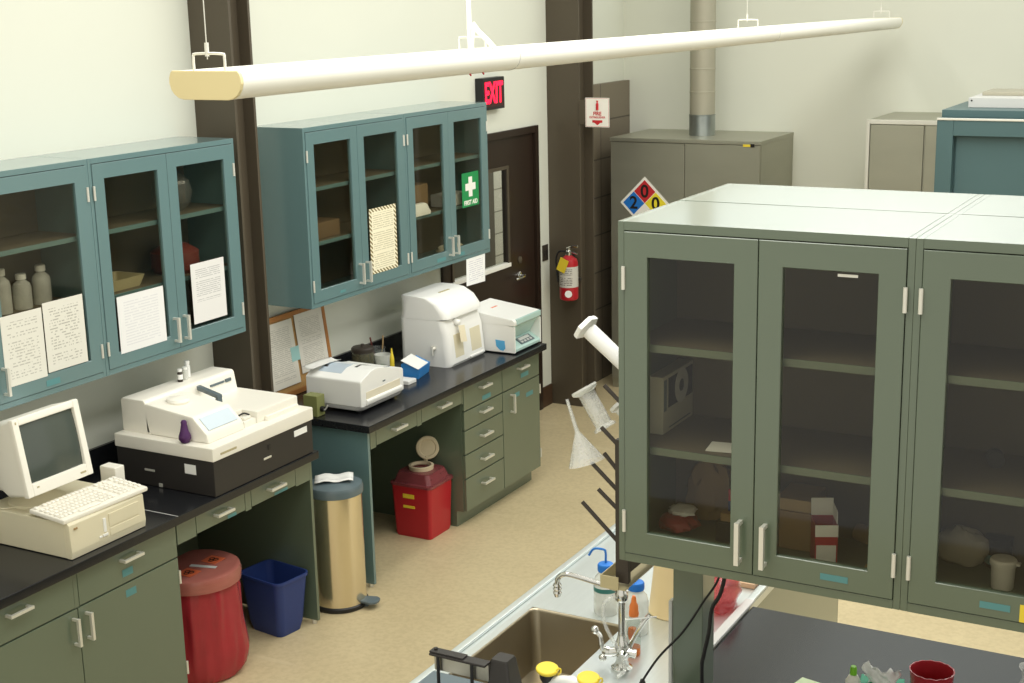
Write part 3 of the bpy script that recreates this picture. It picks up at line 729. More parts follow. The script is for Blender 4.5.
tr_ = MB(); tr_.box(X1, X1+.002, 5.94, 6.265, .992, 1.030, .0005); tr_.build('tray_slot', surf('pale_slot', '#e2dac4', .5), pr)
tr2 = MB(); tr2.prism([(X1-.002, .958), (X1+.010, .960), (X1+.014, .980), (X1+.010, .990), (X1-.002, .992)], 'y', 5.935, 6.275, .004); tr2.build('front_tray', 'white', pr)
MB().box(X1, X1+.0015, 6.10, 6.125, 1.050, 1.057, .0004).build('badge', 'grey', pr)
# control panel lying on the hump of the lid, and the paper slot
def on_lid(y):
    for (a, za), (b_, zb) in zip(prof, prof[1:]):
        if a <= y <= b_: return za+(zb-za)*(y-a)/(b_-a)
def lid_patch(ya, yb, xa, xb, lift, n=6):
    m = MB(); rs = []
    pts = [ya+(yb-ya)*i/n for i in range(n+1)]
    m.rings([[(x, y, on_lid(y)+lift) for y in pts]+[(x, y, on_lid(y)-.003) for y in reversed(pts)] for x in (xa, xb)])
    return m
lid_patch(5.945, 6.105, .32, .47, .0012).build('control_panel', surf('pale_blue_panel_b', '#b7c4cf', .35), body)
lid_patch(6.02, 6.17, .505, .520, .0012).build('paper_slot', 'ink', body)
lid_patch(6.17, 6.29, .55, .557, .001).build('paper_slot', 'grey', body)
lid_patch(5.985, 6.005, .33, .352, .0025).build('dial', 'charcoal', body)
kf = MB()
for xx in (.27, .57):
    for yy in (5.95, 6.27): kf.cyl((xx, yy, TOP), (xx, yy, TOP+.013), .014, seg=10)
kf.build('feet', 'black', pr)
# sheet lying over the back of the printer
ps = MB(); n = 8
g = [[ps._v((.185+.018*i/n+.155*j/n, 5.985+.24*i/n-.122*j/n, 1.116+.004*math.sin(i/n*3.1)+.030*(j/n)**2)) for i in range(n+1)] for j in range(n+1)]
for j in range(n):
    for i in range(n): ps.bm.faces.new((g[j][i], g[j][i+1], g[j+1][i+1], g[j+1][i]))
o = ps.build('loose_sheet', 'paper'); md = o.modifiers.new('thickness', 'SOLIDIFY'); md.thickness = .001
tag(o, 'loose white sheet sticking out behind the printer', 'paper')

eb = thing('lamp_transformer', 'small olive green metal box left of the printer', 'transformer', (.40, 5.80, TOP))
MB().box(.345, .435, 5.765, 5.835, TOP+.002, 1.030, .004).build('case', 'olive', eb)
MB().lathe([(0, 0), (.014, 0), (.016, .006), (.013, .02), (0, .021)], (.435, 5.80, .955), 16, (1, 0, 0)).build('dial', 'black', eb)
MB().tube([(.449, 5.80, .955), (.46, 5.80, .953), (.475, 5.805, .975)], .004).build('switch', 'alum', eb)
tag(MB().tube([(.343, 5.79, .935), (.32, 5.765, .925), (.25, 5.80, .92), (.16, 5.775, .92), (.08, 5.80, .93)], .006).build('power_cord', 'white_grey'), 'pale coiled cord behind the olive box', 'cord')

# jar, beaker and brushes at the back
jr = thing('glass_jar', 'round glass jar with dark lid at the back of the far worktop', 'jar', (.115, 6.655, TOP))
MB().lathe([(0, 0), (.062, 0), (.066, .01), (.066, .115), (.06, .128)], (.115, 6.655, TOP), 26).build('jar_body', glass_mat('jar_glass', '#b8b8a4', .05, body=.35, bodycol='#8d8a70'), jr)
MB().lathe([(0, 0), (.068, 0), (.068, .020), (.06, .028), (.012, .030), (.010, .044), (0, .045)], (.115, 6.655, TOP+.128), 26).build('lid', 'concrete_red', jr)
bk = thing('beaker', 'clear beaker holding brushes beside the dark-lidded jar', 'beaker', (.12, 6.80, TOP))
MB().lathe([(0, 0), (.045, 0), (.047, .006), (.047, .11), (.051, .118), (.048, .118), (.044, .108), (.044, .008), (0, .006)], (.12, 6.80, TOP), 24).build('beaker_body', 'clearglass', bk)
GBR = 'brushes in the beaker'
for i, (a, bx_, mm, lb) in enumerate(((.10, -.02, 'rust', 'thin brown-handled brush leaning left in the beaker'), (.14, .025, 'tan', 'thin wooden brush leaning right in the beaker'))):
    m_ = MB(); m_.tube([(.12, 6.79+i*.02, TOP+.012), (a, 6.80+bx_, TOP+.11), (a-.005, 6.80+bx_*1.7, TOP+.185)], .0045, sub=3)
    tag(m_.build('brush', mm), lb, 'brush', GBR)
pl = MB(); pl.lathe([(0, 0), (.04, 0), (.046, .06), (.05, .10), (.047, .10), (.043, .06), (.037, .005), (0, .005)], (.20, 6.735, TOP), 24)
tag(pl.build('white_cup', 'milky'), 'translucent white cup in front of the beaker with brushes', 'cup')
tag(MB().crumple((.265, 6.60, TOP+.03), (.055, .06, .04), .35, 8).build('green_sponge', surf('dark_green_cloth', '#4d6648', .9)), 'dark green cloth behind the printer', 'cloth')
mk = MB(); mk.lathe([(0, 0), (.012, 0), (.0135, .005), (.0135, .105), (.012, .118), (.007, .140), (.003, .170), (0, .171)], (.33, 6.64, TOP), 14)
tag(mk.build('yellow_marker', 'yellow'), 'yellow marker standing beside the printer', 'marker')
bs = MB(); bs.rrect([(.36, 6.52, .12, .10, .01, TOP), (.36, 6.52, .12, .10, .01, TOP+.0)], 4) if False else None
# blue card box with white tag
gb = thing('card_box', 'blue card box with white flap on the far worktop', 'box', (.43, 6.72, TOP), R(12))
GM = Matrix.Identity(4)
g1 = MB(GM); g1.prism([(-.085, 0), (.075, 0), (.085, .062), (.0, .100), (-.085, .062)], 'x', -.045, .055, .002) if False else g1.prism([(-.05, 0), (.055, 0), (.065, .060), (-.02, .098), (-.05, .085)], 'y', -.085, .095, .002)
g1.build('box_body', 'brightblue', gb, local=True)
fl_ = MB(); fl_.prism([(.063, .0635), (.0655, .0655), (-.040, .1135), (-.042, .1105)], 'y', -.105, .06); fl_.build('flap', 'white', gb, local=True)['label'] = 'white flap'
tag(MB().box(.405, .52, 6.515, 6.60, TOP, TOP+.022, .003).build('paper_pad', 'white'), 'small white pad between the printer and the blue box', 'pad')

# tall white analyser
an = thing('bench_analyser', 'tall white bench analyser with rounded nose on the far worktop', 'analyser', (.30, 7.13, TOP))
Y0, Y1 = 6.935, 7.372
def sec(x0, x1, z, r): return ((x0+x1)/2, (Y0+Y1)/2, x1-x0, Y1-Y0, r, z)
a = MB(); a.rrect([sec(.20, .538, TOP+.001, .04), sec(.19, .550, TOP+.02, .045), sec(.19, .530, TOP+.20, .045), sec(.19, .500, TOP+.280, .04)], 7)
ab = a.build('body', 'white', an)
hd = MB(); hd.rrect([sec(.19, .480, TOP+.281, .04), sec(.19, .530, TOP+.290, .05), sec(.19, .528, TOP+.325, .06), sec(.19, .490, TOP+.375, .06), sec(.192, .42, TOP+.410, .05), sec(.205, .36, TOP+.418, .04)], 7)
hh = hd.build('head', 'white', an)
MB().box(.37, .385, 7.10, 7.22, TOP+.412, TOP+.418, .001).build('vent_slot', 'beige_dark', hh)
for q0, q1 in ((7.0, 7.10), (7.19, 7.31)):
    m_ = MB(); m_.prism([(.530, TOP+.05), (.5475, TOP+.05), (.5325, TOP+.19), (.518, TOP+.19)], 'y', q0, q1, .002); m_.build('recess_panel', 'beige', ab)
MB().box(.530, .558, 7.16, 7.33, TOP+.016, TOP+.030, .004).build('drip_edge', 'white', ab)
sp = MB(); sp.lathe([(0, 0), (.018, 0), (.02, .03), (.012, .04), (0, .04)], (.505, 7.06, TOP+.262), 16, (1, 0, -.3)); sp.build('spout', 'white', an)
tgm = MB(Matrix.Translation((.562, 7.06, TOP+.19)) @ Matrix.Rotation(R(-8), 4, 'X') @ Matrix.Rotation(R(-14), 4, 'Y')); tgm.box(0, .0012, -.035, .035, -.05, .05); tgm.build('hang_tag', surf('buff_tag', '#e6dcc0', .7), an)
vl = MB(); vl.lathe([(0, 0), (.012, 0), (.012, .012), (.006, .02), (.006, .035), (0, .036)], (.44, 6.934, TOP+.115), 14, (0, -1, 0)); vl.box(.433, .447, 6.896, 6.91, TOP+.075, TOP+.135, .003); vl.build('side_tap', 'alum', an)
tag(MB().tube([(.10, 6.90, .93), (.06, 6.82, .918), (.10, 6.72, .918), (.03, 6.60, .918)], .005).build('power_cord', 'black'), 'black cord at the wall behind the dark-lidded jar', 'cord')

# centrifuge
ce = thing('centrifuge', 'white bench centrifuge with aqua front at the end of the worktop', 'centrifuge', (.52, 7.55, TOP))
X0, X1, Y0, Y1 = .37, .735, 7.385, 7.733
c = MB(); c.prism([(X0, TOP+.012), (X1, TOP+.012), (X1, TOP+.03), (X1-.075, TOP+.075), (X1-.02, TOP+.165), (X1-.005, TOP+.175), (X0, TOP+.215)], 'y', Y0+.008, Y1-.008, .003); c.build('body', 'teal_plastic', ce)
for yy in (Y0, Y1-.012):
    m_ = MB(); m_.prism([(X0, TOP+.008), (X1+.002, TOP+.008), (X1+.002, TOP+.172), (X0, TOP+.212)], 'y', yy, yy+.012, .003); m_.build('side_panel', 'white', ce)
ld = MB(); ld.prism([(X0-.005, TOP+.178), (X1-.0, TOP+.178), (X1, TOP+.205), (X1-.012, TOP+.218), (X0+.0, TOP+.262), (X0-.005, TOP+.25)], 'y', Y0-.002, Y1+.002, .005); lid_ = ld.build('lid', 'white', ce)
le = MB(); le.box(X1-.012, X1+.006, Y0+.03, Y1-.004, TOP+.182, TOP+.217, .004); le.build('lid_edge', 'teal_plastic', lid_)
PMx = Matrix.Translation((X1-.037, 7.575, TOP+.054)) @ Matrix.Rotation(R(-149+90), 4, 'Y')
pnl = MB(); pnl.prism([(X1-.013, TOP+.0395), (X1-.060, TOP+.0675), (X1-.058, TOP+.0705), (X1-.011, TOP+.0425)], 'y', 7.50, 7.67); pp_ = pnl.build('control_panel', 'grey', ce)
kk = MB()
for i in range(4):
    y_ = 7.515+i*.037; kk.prism([(X1-.018, TOP+.0460), (X1-.030, TOP+.0535), (X1-.029, TOP+.0555), (X1-.017, TOP+.048)], 'y', y_, y_+.024)
kk.prism([(X1-.036, TOP+.0565), (X1-.054, TOP+.0675), (X1-.053, TOP+.0695), (X1-.035, TOP+.0585)], 'y', 7.52, 7.65)
kk.build('keys', 'white_grey', pp_)
MB().prism([(.60, TOP+.085), (.665, TOP+.082), (.67, TOP+.035), (.655, TOP+.018), (.63, TOP+.022), (.605, TOP+.045)], 'y', Y0-.0012, Y0-.0002).build('blue_tag', surf('light_blue_tag', '#5aaee0', .5), ce)['label'] = 'blue tag'
MB().box(.46, .50, 7.53, 7.60, TOP+.2455, TOP+.2475).build('warning_label', surf('salmon_label', '#e58a6a', .6), lid_)
kf = MB()
for xx in (.37, .69):
    for yy in (7.41, 7.69): kf.cyl((xx, yy, TOP), (xx, yy, TOP+.0125), .012, seg=10)
kf.build('feet', 'black', ce)

# ------------------------------------------------------------------ on the floor to the left
# biohazard bag bin
rbx, rby = .540, 4.640
rb = thing('bag_bin', 'red bag-lined waste bin with translucent lid under the scanner desk', 'bin', (rbx, rby, 0))
def dring(r, z, flat=.75, k=28, wob=0, seed=0):
    out = []
    for i in range(k):
        a = 2*math.pi*i/k; x_ = r*math.cos(a); y_ = r*math.sin(a)
        if wob:
            f_ = 1+wob*(.7*noise.noise(Vector((math.cos(a)*2.2, math.sin(a)*2.2, z*4+seed)))+.6*noise.noise(Vector((math.cos(a)*6+z*5, math.sin(a)*6-z*4, z*3.+seed)))-.15)
            x_ *= f_; y_ *= f_
        out.append((rbx+max(x_, -r*flat), rby+y_, z))
    return out
m_ = MB(); levs = [(.14, .002), (.185, .010), (.205, .05), (.210, .12), (.206, .20), (.203, .26), (.200, .34), (.194, .42), (.188, .465)]
m_.rings([dring(r, z, .85, 96, .13 if .01 < z < .45 else 0, 2) for r, z in levs]); m_.build('bag', 'redbag', rb, sharp=60)
m_ = MB(); m_.rings([dring(.19, .455, .75, 48), dring(.206, .458, .75, 48), dring(.209, .498, .75, 48), dring(.202, .518, .75, 48), dring(.185, .527, .75, 48), dring(.06, .529, .75, 48)]); ld = m_.build('lid', 'redlid', rb)
for yy in (-.095, .075):
    mm = MB(); mm.box(rbx-.0, rbx+.085, rby+yy-.04, rby+yy+.04, .5295, .5305); s_ = mm.build('warning_label', surf('orange_label', '#c9603a', .6), ld)
    # three-lobed hazard mark
    hz = MB()
    for k in range(3):
        a = k*2*math.pi/3+.5; ccx, ccy = rbx+.042+.013*math.cos(a), rby+yy+.013*math.sin(a)
        hz.lathe([(.008, .5307), (.014, .5307), (.014, .5314), (.008, .5314)], (ccx, ccy, 0), 14, cap0=False, cap1=False)
    hz.build('hazard_mark', 'ink', s_)
mm = MB(Matrix.Translation((rbx+.05, rby-.01, .5298)) @ Matrix.Rotation(R(15), 4, 'Z')); mm.box(-.06, .07, -.012, .012, 0, .001); mm.build('worn_strip', 'white_grey', ld)
# blue wastebasket
wb = thing('wastebasket', 'small blue wastebasket under the scanner desk', 'wastebasket', (.572, 5.155, 0), R(-8))
m_ = MB(); m_.rrect([(0, 0, .21, .15, .03, 0), (0, 0, .235, .175, .035, .05), (0, 0, .285, .215, .04, .285), (0, 0, .297, .227, .042, .287), (0, 0, .297, .227, .042, .302), (0, 0, .283, .213, .038, .302), (0, 0, .225, .165, .03, .05), (0, 0, .20, .14, .03, .012)], 7)
m_.build('basket', 'blue', wb, local=True)
tag(MB().crumple((.577, 5.16, .075), (.075, .05, .05), .4, 5).build('crumpled_paper', 'white'), 'crumpled white paper in the blue wastebasket', 'paper')
tag(MB(Matrix.Translation((.33, 5.06, 0)) @ Matrix.Rotation(.5, 4, 'Z')).box(-.035, .035, -.012, .012, 0, .02, .004).build('floor_clip', 'white'), 'small white piece on the floor behind the blue wastebasket', 'piece')

# step bin
sx_, sy_ = .682, 5.548
sb = thing('step_bin', 'tall round steel step bin between the two desks', 'bin', (sx_, sy_, 0))
MB().lathe([(0, 0), (.140, 0), (.146, .008), (.146, .022), (.138, .028)], (sx_, sy_, 0), 40).build('base_ring', 'black', sb)
MB().lathe([(.137, .026), (.137, .612)], (sx_, sy_, 0), 48, cap0=False, cap1=False).build('barrel', surf('step_bin_steel', '#e2d6ba', .2, metal=.9, var=.05, scale=3, stretch=(4, 4, .4)), sb)
MB().lathe([(.138, .610), (.146, .614), (.147, .644), (.140, .660), (.112, .672), (.06, .678), (0, .679)], (sx_, sy_, 0), 40).build('lid', surf('smoked_lid', '#5f6d72', .2, var=.05), sb)
a_ = math.atan2(-.55, .83); pd = MB(Matrix.Translation((sx_+.140*math.cos(.15), sy_+.140*math.sin(.15), .018)) @ Matrix.Rotation(.15, 4, 'Z'))
pd.prism([(-.01, -.035), (.05, -.045), (.075, -.03), (.08, 0), (.075, .03), (.05, .045), (-.01, .035)], 'z', .012, .026, .004); pd.prism([(-.01, -.012), (.02, -.012), (.02, .012), (-.01, .012)], 'z', -.014, .012); pd.build('pedal', 'grey', sb)
sh = MB(); n = 8
g = [[sh._v((sx_-.0+(-.105+.21*j/n)*.75-(-.07+.14*i/n)*.55, sy_-.0+(-.105+.21*j/n)*.55+(-.07+.14*i/n)*.8, .684+.010*math.sin(j/n*5.5)**2+.004*math.sin(i*1.3))) for i in range(n+1)] for j in range(n+1)]
for j in range(n):
    for i in range(n): sh.bm.faces.new((g[j][i], g[j][i+1], g[j+1][i+1], g[j+1][i]))
o = sh.build('paper_towel', 'white'); md = o.modifiers.new('thickness', 'SOLIDIFY'); md.thickness = .002
tag(o, 'white paper towel lying on the step bin lid', 'paper towel')

# sharps container
sp = thing('sharps_container', 'red sharps container with clear open lid under the printer desk', 'container', (.522, 6.612, 0))
xc, yc_ = .522, 6.612
m_ = MB(); m_.rrect([(xc, yc_, .235, .225, .02, 0), (xc, yc_, .245, .235, .02, .02), (xc, yc_, .268, .256, .022, .31), (xc, yc_, .268, .256, .022, .312)], 5); bdy = m_.build('bin_body', 'red', sp)
m_ = MB(); m_.rrect([(xc, yc_, .285, .270, .025, .313), (xc, yc_, .285, .270, .025, .328), (xc, yc_, .255, .242, .03, .332), (xc, yc_, .215, .205, .03, .385), (xc, yc_, .205, .195, .03, .388)], 5); ll = m_.build('lid', 'sharplid', sp)
m_ = MB(); m_.lathe([(.062, 0), (.072, 0), (.074, .022), (.060, .024), (.058, .006)], (xc+.0, yc_+.0, .3885), 28, cap0=False, cap1=False); m_.build('port_ring', 'flap', ll)
m_ = MB(); m_.lathe([(0, 0), (.066, 0), (.07, .006), (.066, .012), (.05, .012), (.046, .007), (0, .007)], (xc-.02, yc_+.105, .482), 28, (.62, -.75, .25)); fl_ = m_.build('port_flap', 'flap', ll)
MB().box(xc-.03, xc-.01, yc_+.075, yc_+.09, .389, .44, .003).build('hinge_tab', 'flap', ll)
for zz, hh_, ww in ((.255, .024, .075), (.19, .014, .075)):
    MB(Matrix.Translation((xc+.0, yc_-.124-.003, zz))).box(-.05, -.05+ww, -.0035-.010*(zz-.19), .004, -hh_/2, hh_/2).build('yellow_label', 'yellow', bdy)
# ------------------------------------------------------------------ island: sink bench, worktop, post
SX0, SX1, SY0, SY1 = 2.505, 3.272, 3.02, 5.637
bx0, bx1, by0, by1, bz = 2.575, 2.935, 3.56, 4.145, .68
sk = thing('sink_bench', 'stainless steel sink bench at the end of the island', 'sink', ((SX0+SX1)/2, (SY0+SY1)/2, 0))
d = MB(); t = .03
d.box(SX0+.0, bx0, SY0, SY1, TOP-t, TOP); d.box(bx1, SX1, SY0, SY1, TOP-t, TOP); d.box(bx0, bx1, SY0, by0, TOP-t, TOP); d.box(bx0, bx1, by1, SY1, TOP-t, TOP)
# raised marine edge
e = .012
d.box(SX0, SX0+.028, SY0, SY1, TOP, TOP+e, .004); d.box(SX1-.028, SX1, 4.52, SY1, TOP, TOP+e, .004); d.box(SX0+.028, SX1-.028, SY1-.028, SY1, TOP, TOP+e, .004)
d.build('deck', 'steel_top', sk)
edge = MB(); edge.box(SX1-.030, SX1+.004, 3.06, 4.519, TOP, TOP+.014, .004); edge.build('joint_strip', 'white_grey', sk)
def bowl(z, r, g=0): return ((bx0+bx1)/2, (by0+by1)/2, bx1-bx0-g, by1-by0-g, r, z)
m_ = MB(); m_.rrect([bowl(TOP-.001, .02), bowl(TOP-.012, .03, .004), bowl(bz+.03, .03, .02), bowl(bz+.008, .05, .03), bowl(bz, .06, .07), bowl(bz-.004, .03, .26)], 8, cap0=False)
bs_ = m_.build('basin', 'basin', sk)
md = bs_.modifiers.new('thickness', 'SOLIDIFY'); md.thickness = .002; md.offset = 1
c = MB(); c.box(SX0+.03, SX0+.05, SY0+.02, SY1-.02, .1, TOP-t); c.box(SX1-.02, SX1-.002, SY0+.02, SY1-.0, .1, TOP-t); c.box(SX0+.05, SX1-.02, SY1-.02, SY1-.002, .1, TOP-t); c.box(SX0+.05, SX1-.02, SY0+.02, SY0+.04, .1, TOP-t); c.box(SX0+.09, SX1-.08, SY0+.06, SY1-.06, 0, .1)
c.build('cabinet_base', 'paint', sk)
wk = thing('worktop', 'black island worktop under the green glazed cabinets', 'worktop', (4.2, 3.78, TOP-.035))
MB().box(SX1+.005, 5.4, 3.06, 4.492, TOP-.035, TOP, .004).build('slab', 'black_top', wk)
ib = thing('base_cabinet', 'green island base cabinet under the black island worktop', 'cabinet', (4.3, 3.78, 0))
q = MB(); q.box(SX1+.03, 5.35, 3.11, 4.44, .1, TOP-.036); q.box(SX1+.06, 5.3, 3.18, 4.37, 0, .1); q.build('body', 'paint', ib)
for i in range(4):
    y_ = SX1+.04+i*.51; f_ = MB().box(y_, y_+.50, 3.092, 3.109, .11, TOP-.045, .002).build('door', 'paint', ib)
    bar_handle(MB(), (y_+(.45 if i % 2 == 0 else .05), 3.092, .75), .118, (0, 0, 1), (0, -1, 0)).build('handle', 'alum', f_)
post = thing('support_post', 'green square post holding up the island cabinets', 'post', (3.335, 3.775, TOP))
MB().box(3.287, 3.383, 3.725, 3.825, TOP+.004, ZR-.001, .003).build('tube', 'paint', post)
MB().box(3.281, 3.389, 3.719, 3.831, TOP+.0002, TOP+.004, .001).build('foot_plate', 'paint', post)
tag(MB().box(3.2475, 3.2595, 3.785, 3.815, TOP+.0145, 1.21, .002).build('cable_duct', 'white_grey'), 'thin pale strip standing beside the green post', 'strip')

# eyewash with yellow caps
ew = thing('eyewash', 'twin eyewash with two yellow caps at the sink', 'eyewash', (2.995, 3.585, TOP))
m_ = MB(); m_.lathe([(0, 0), (.05, 0), (.05, .008), (.022, .016), (.018, .03), (.018, .06), (0, .06)], (2.995, 3.605, TOP), 24); m_.tube([(2.925, 3.60, .95), (2.95, 3.60, .957), (2.995, 3.60, .965), (3.045, 3.60, .957), (3.07, 3.60, .95)], .017, 12); m_.build('pipe', 'white', ew)
for x_ in (2.917, 3.060):
    n_ = MB(); n_.lathe([(0, 0), (.018, 0), (.024, .012), (.026, .034), (0, .034)], (x_, 3.60, .948), 22); nk = n_.build('spray_head', 'black', ew)
    n_ = MB(); n_.lathe([(0, 0), (.034, 0), (.036, .003), (.036, .008), (.033, .011), (0, .0112)], (x_, 3.60, .985), 28, (0.10, -.12, 1)); n_.tube([(x_+.031, 3.60, .992), (x_+.042, 3.605, .998), (x_+.043, 3.607, .985), (x_+.028, 3.605, .970)], .003); n_.build('cap', 'yellow', nk)['label'] = 'yellow dust cap'

# sink tap
fx, fy = 3.060, 3.848
fc = thing('lab_tap', 'chrome swan-arm laboratory tap beside the sink', 'tap', (fx, fy, TOP))
m_ = MB(); m_.lathe([(0, 0), (.034, 0), (.035, .006), (.024, .012), (.018, .03), (.020, .06), (.024, .075), (.020, .09), (.014, .11), (.011, .13), (.011, .24), (0, .24)], (fx, fy, TOP), 24); body = m_.build('riser', 'chrome', fc)
m_ = MB(); m_.lathe([(0, 0), (.016, 0), (.021, .008), (.021, .028), (.016, .036), (.013, .055), (.018, .06), (.018, .07), (0, .074)], (fx, fy, 1.148), 20); m_.lathe([(0, 0), (.013, 0), (.015, .012), (.010, .022), (0, .022)], (fx, fy, 1.195), 16, (1, 0, .3)); m_.build('vacuum_breaker', 'chrome', body)
m_ = MB(); m_.tube([(fx-.010, fy, 1.185), (2.96, fy, 1.196), (2.88, fy, 1.204), (2.850, fy, 1.200), (2.832, fy, 1.183), (2.829, fy, 1.160)], .0085, 12); m_.lathe([(0, 0), (.012, 0), (.015, .006), (.011, .012), (.015, .018), (.011, .026), (.015, .032), (.010, .045), (0, .046)], (2.829, fy, 1.165), 18, (0, 0, -1)); m_.build('spout', 'chrome', fc)
m_ = MB()
m_.tube([(fx-.045, fy-.01, .965), (fx, fy, .972), (fx+.045, fy+.01, .968)], .016, 12, 3)
m_.lathe([(0, 0), (.017, 0), (.019, .01), (.012, .022), (0, .023)], (fx-.04, fy-.01, .967), 16, (-1, -.2, .1)); m_.lathe([(0, 0), (.017, 0), (.019, .01), (.012, .022), (0, .023)], (fx+.012, fy-.02, .972), 16, (.3, -1, 0)); m_.build('valve_body', 'chrome', fc)
m_ = MB(); m_.tube([(fx-.055, fy-.015, .962), (fx-.062, fy-.02, .985), (fx-.068, fy-.02, 1.02), (fx-.080, fy-.022, 1.035)], .008, 10); m_.sphere((fx-.085, fy-.022, 1.04), .014); m_.sphere((fx-.058, fy-.022, .948), .013); m_.build('lever', 'chrome', fc)
m_ = MB(); m_.tube([(fx+.02, fy+.01, .98), (fx+.035, fy+.02, 1.02), (fx+.060, fy+.03, 1.07), (fx+.080, fy+.04, 1.10)], .0075, 10); m_.tube([(fx+.005, fy, 1.085), (fx+.06, fy+.02, 1.092), (fx+.105, fy+.04, 1.098)], .0025, 8); m_.build('lever', 'chrome', fc)
tag(MB().tube([(fx-.022, fy-.015, 1.165), (fx-.048, fy-.03, 1.14), (fx-.045, fy-.035, 1.08), (fx-.02, fy-.035, 1.03), (fx+.012, fy-.035, .985), (fx+.03, fy-.045, .935), (fx+.02, fy-.08, .922)], .0065, 10).build('clear_hose', 'clearplastic'), 'clear plastic hose looping down beside the tap', 'hose')

# bottles behind the tap
GW = 'wash bottles at the sink'
def wash(x, y, label, dirx):
    t = thing('wash_bottle', label, 'bottle', (x, y, TOP), 0, GW)
    MB().lathe([(0, 0), (.040, 0), (.043, .006), (.043, .115), (.038, .135), (.024, .152), (.022, .158)], (x, y, TOP), 26).build('bottle_body', 'milky', t)
    m_ = MB(); m_.lathe([(0, 0), (.028, 0), (.029, .004), (.029, .022), (.026, .027), (.010, .030), (0, .030)], (x, y, TOP+.158), 26); cp = m_.build('cap', 'signblue', t)
    MB().tube([(x, y, TOP+.186), (x, y, TOP+.225), (x+dirx*.008, y, TOP+.236), (x+dirx*.045, y, TOP+.232), (x+dirx*.065, y, TOP+.205)], .0042, 8).build('spout_tube', 'signblue', cp)
    return t
wash(2.992, 4.115, 'blue-capped wash bottle right of the tap', -1)
w2 = wash(2.832, 4.215, 'blue-capped wash bottle with green band left of the tap, behind the drying rack trough', -1)
MB().lathe([(.0435, .088), (.0435, .104)], (2.832, 4.215, TOP), 26, cap0=False, cap1=False).build('green_band', surf('dark_green_band', '#3c7a72', .4), w2)
dp = thing('dropper_bottle', 'dropper bottle with orange bulb beside the tap', 'bottle', (3.055, 3.955, TOP))
MB().lathe([(0, 0), (.020, 0), (.022, .005), (.022, .03)], (3.055, 3.955, TOP), 20).build('orange_liquid', 'amber', dp)
MB().lathe([(0, .0), (.0225, .0), (.0235, .004), (.0235, .085), (.016, .10), (.013, .108)], (3.055, 3.955, TOP+.0305), 20).build('bottle_body', 'clearglass', dp)
MB().lathe([(0, 0), (.012, 0), (.015, .02), (.013, .04), (0, .045)], (3.050, 3.953, TOP+.055), 16).build('orange_strip', 'amber', dp)
MB().lathe([(0, 0), (.016, 0), (.017, .008), (.015, .02), (.0145, .035), (.009, .048), (.008, .062), (.005, .070), (0, .072)], (3.055, 3.955, TOP+.1385), 20).build('rubber_bulb', 'orange', dp)['label'] = 'orange rubber bulb'
cn = MB(); cn.lathe([(0, 0), (.092, 0), (.095, .004), (.092, .012), (.058, .33), (.052, .335), (0, .336)], (3.045, 4.335, TOP), 36)
tag(cn.build('buff_bucket', 'cone'), 'upturned buff-coloured bucket on the sink bench behind the post', 'bucket')
rg = MB(); rg.crumple((3.190, 4.44, TOP+.062), (.05, .10, .08), .22, 11)
tag(rg.build('red_bag', 'pinkbag'), 'crumpled translucent red bag on the sink bench right of the post', 'bag')
tag(MB().box(3.10, 3.235, 4.63, 4.78, TOP+.0005, TOP+.02, .003).build('wooden_board', surf('pale_board', '#c9a888', .7)), 'small tan board lying at the far end of the sink bench', 'board')
bb = thing('brown_bottle', 'brown dropper bottle with dark cap at the foot of the post', 'bottle', (3.232, 3.62, TOP))
MB().lathe([(0, 0), (.020, 0), (.021, .005), (.021, .045), (.012, .056)], (3.232, 3.62, TOP), 20).build('bottle_body', surf('amber_glass', '#9a7a5a', .2), bb)
MB().lathe([(0, 0), (.013, 0), (.013, .016), (.010, .022), (.010, .034), (.006, .046), (0, .048)], (3.232, 3.62, TOP+.0565), 20).build('cap', 'charcoal', bb)
# cables from the cabinet down to the bench
GC = 'black cables from the island cabinet'
tag(MB().tube([(3.50, 3.60, 1.508), (3.478, 3.60, 1.396), (3.433, 3.60, 1.316), (3.370, 3.60, 1.209), (3.294, 3.60, 1.112), (3.236, 3.60, 1.014), (3.19, 3.60, .925)], .0035).build('black_cable', 'black'), 'thin black cable crossing in front of the green post', 'cable', GC)
tag(MB().tube([(3.515, 3.60, 1.508), (3.488, 3.60, 1.362), (3.460, 3.60, 1.30), (3.451, 3.60, 1.225), (3.437, 3.60, 1.154), (3.430, 3.60, 1.10), (3.43, 3.62, .92)], .006).build('black_cable', 'black'), 'thicker black cable hanging right of the green post', 'cable', GC)

# black punch stand at the near end of the sink
pu = thing('bench_punch', 'black bench punch with grey base left of the eyewash', 'punch', (2.70, 3.33, TOP))
px, py = 2.868, 3.44
m_ = MB(); m_.rrect([(px, py-.02, .10, .10, .008, TOP+.016), (px-.012, py-.01, .062, .062, .008, 1.085), (px-.012, py-.01, .054, .054, .008, 1.092)], 4); col = m_.build('column', 'charcoal', pu)
m_ = MB(); m_.box(2.635, px-.040, py-.052, py-.040, 1.022, 1.076, .002); m_.build('arm_plate', 'steel', pu)
m_ = MB(); m_.box(2.63, px-.04, py-.075, py-.036, 1.077, 1.086, .003); m_.box(2.63, 2.75, py-.072, py-.04, 1.0865, 1.092, .002); m_.cyl((2.645, py-.055, 1.092), (2.645, py-.055, 1.098), .006, seg=12); m_.build('arm_cap', 'charcoal', pu)
for x_ in (2.655, 2.775): MB().cyl((x_, py-.062, TOP+.016), (x_, py-.062, 1.0765), .0055, seg=12).build('guide_rod', 'black', pu)
m_ = MB(); m_.box(2.536, 2.93, 3.19, 3.535, TOP+.0125, TOP+.0155); m_.build('mat', 'grey', pu)
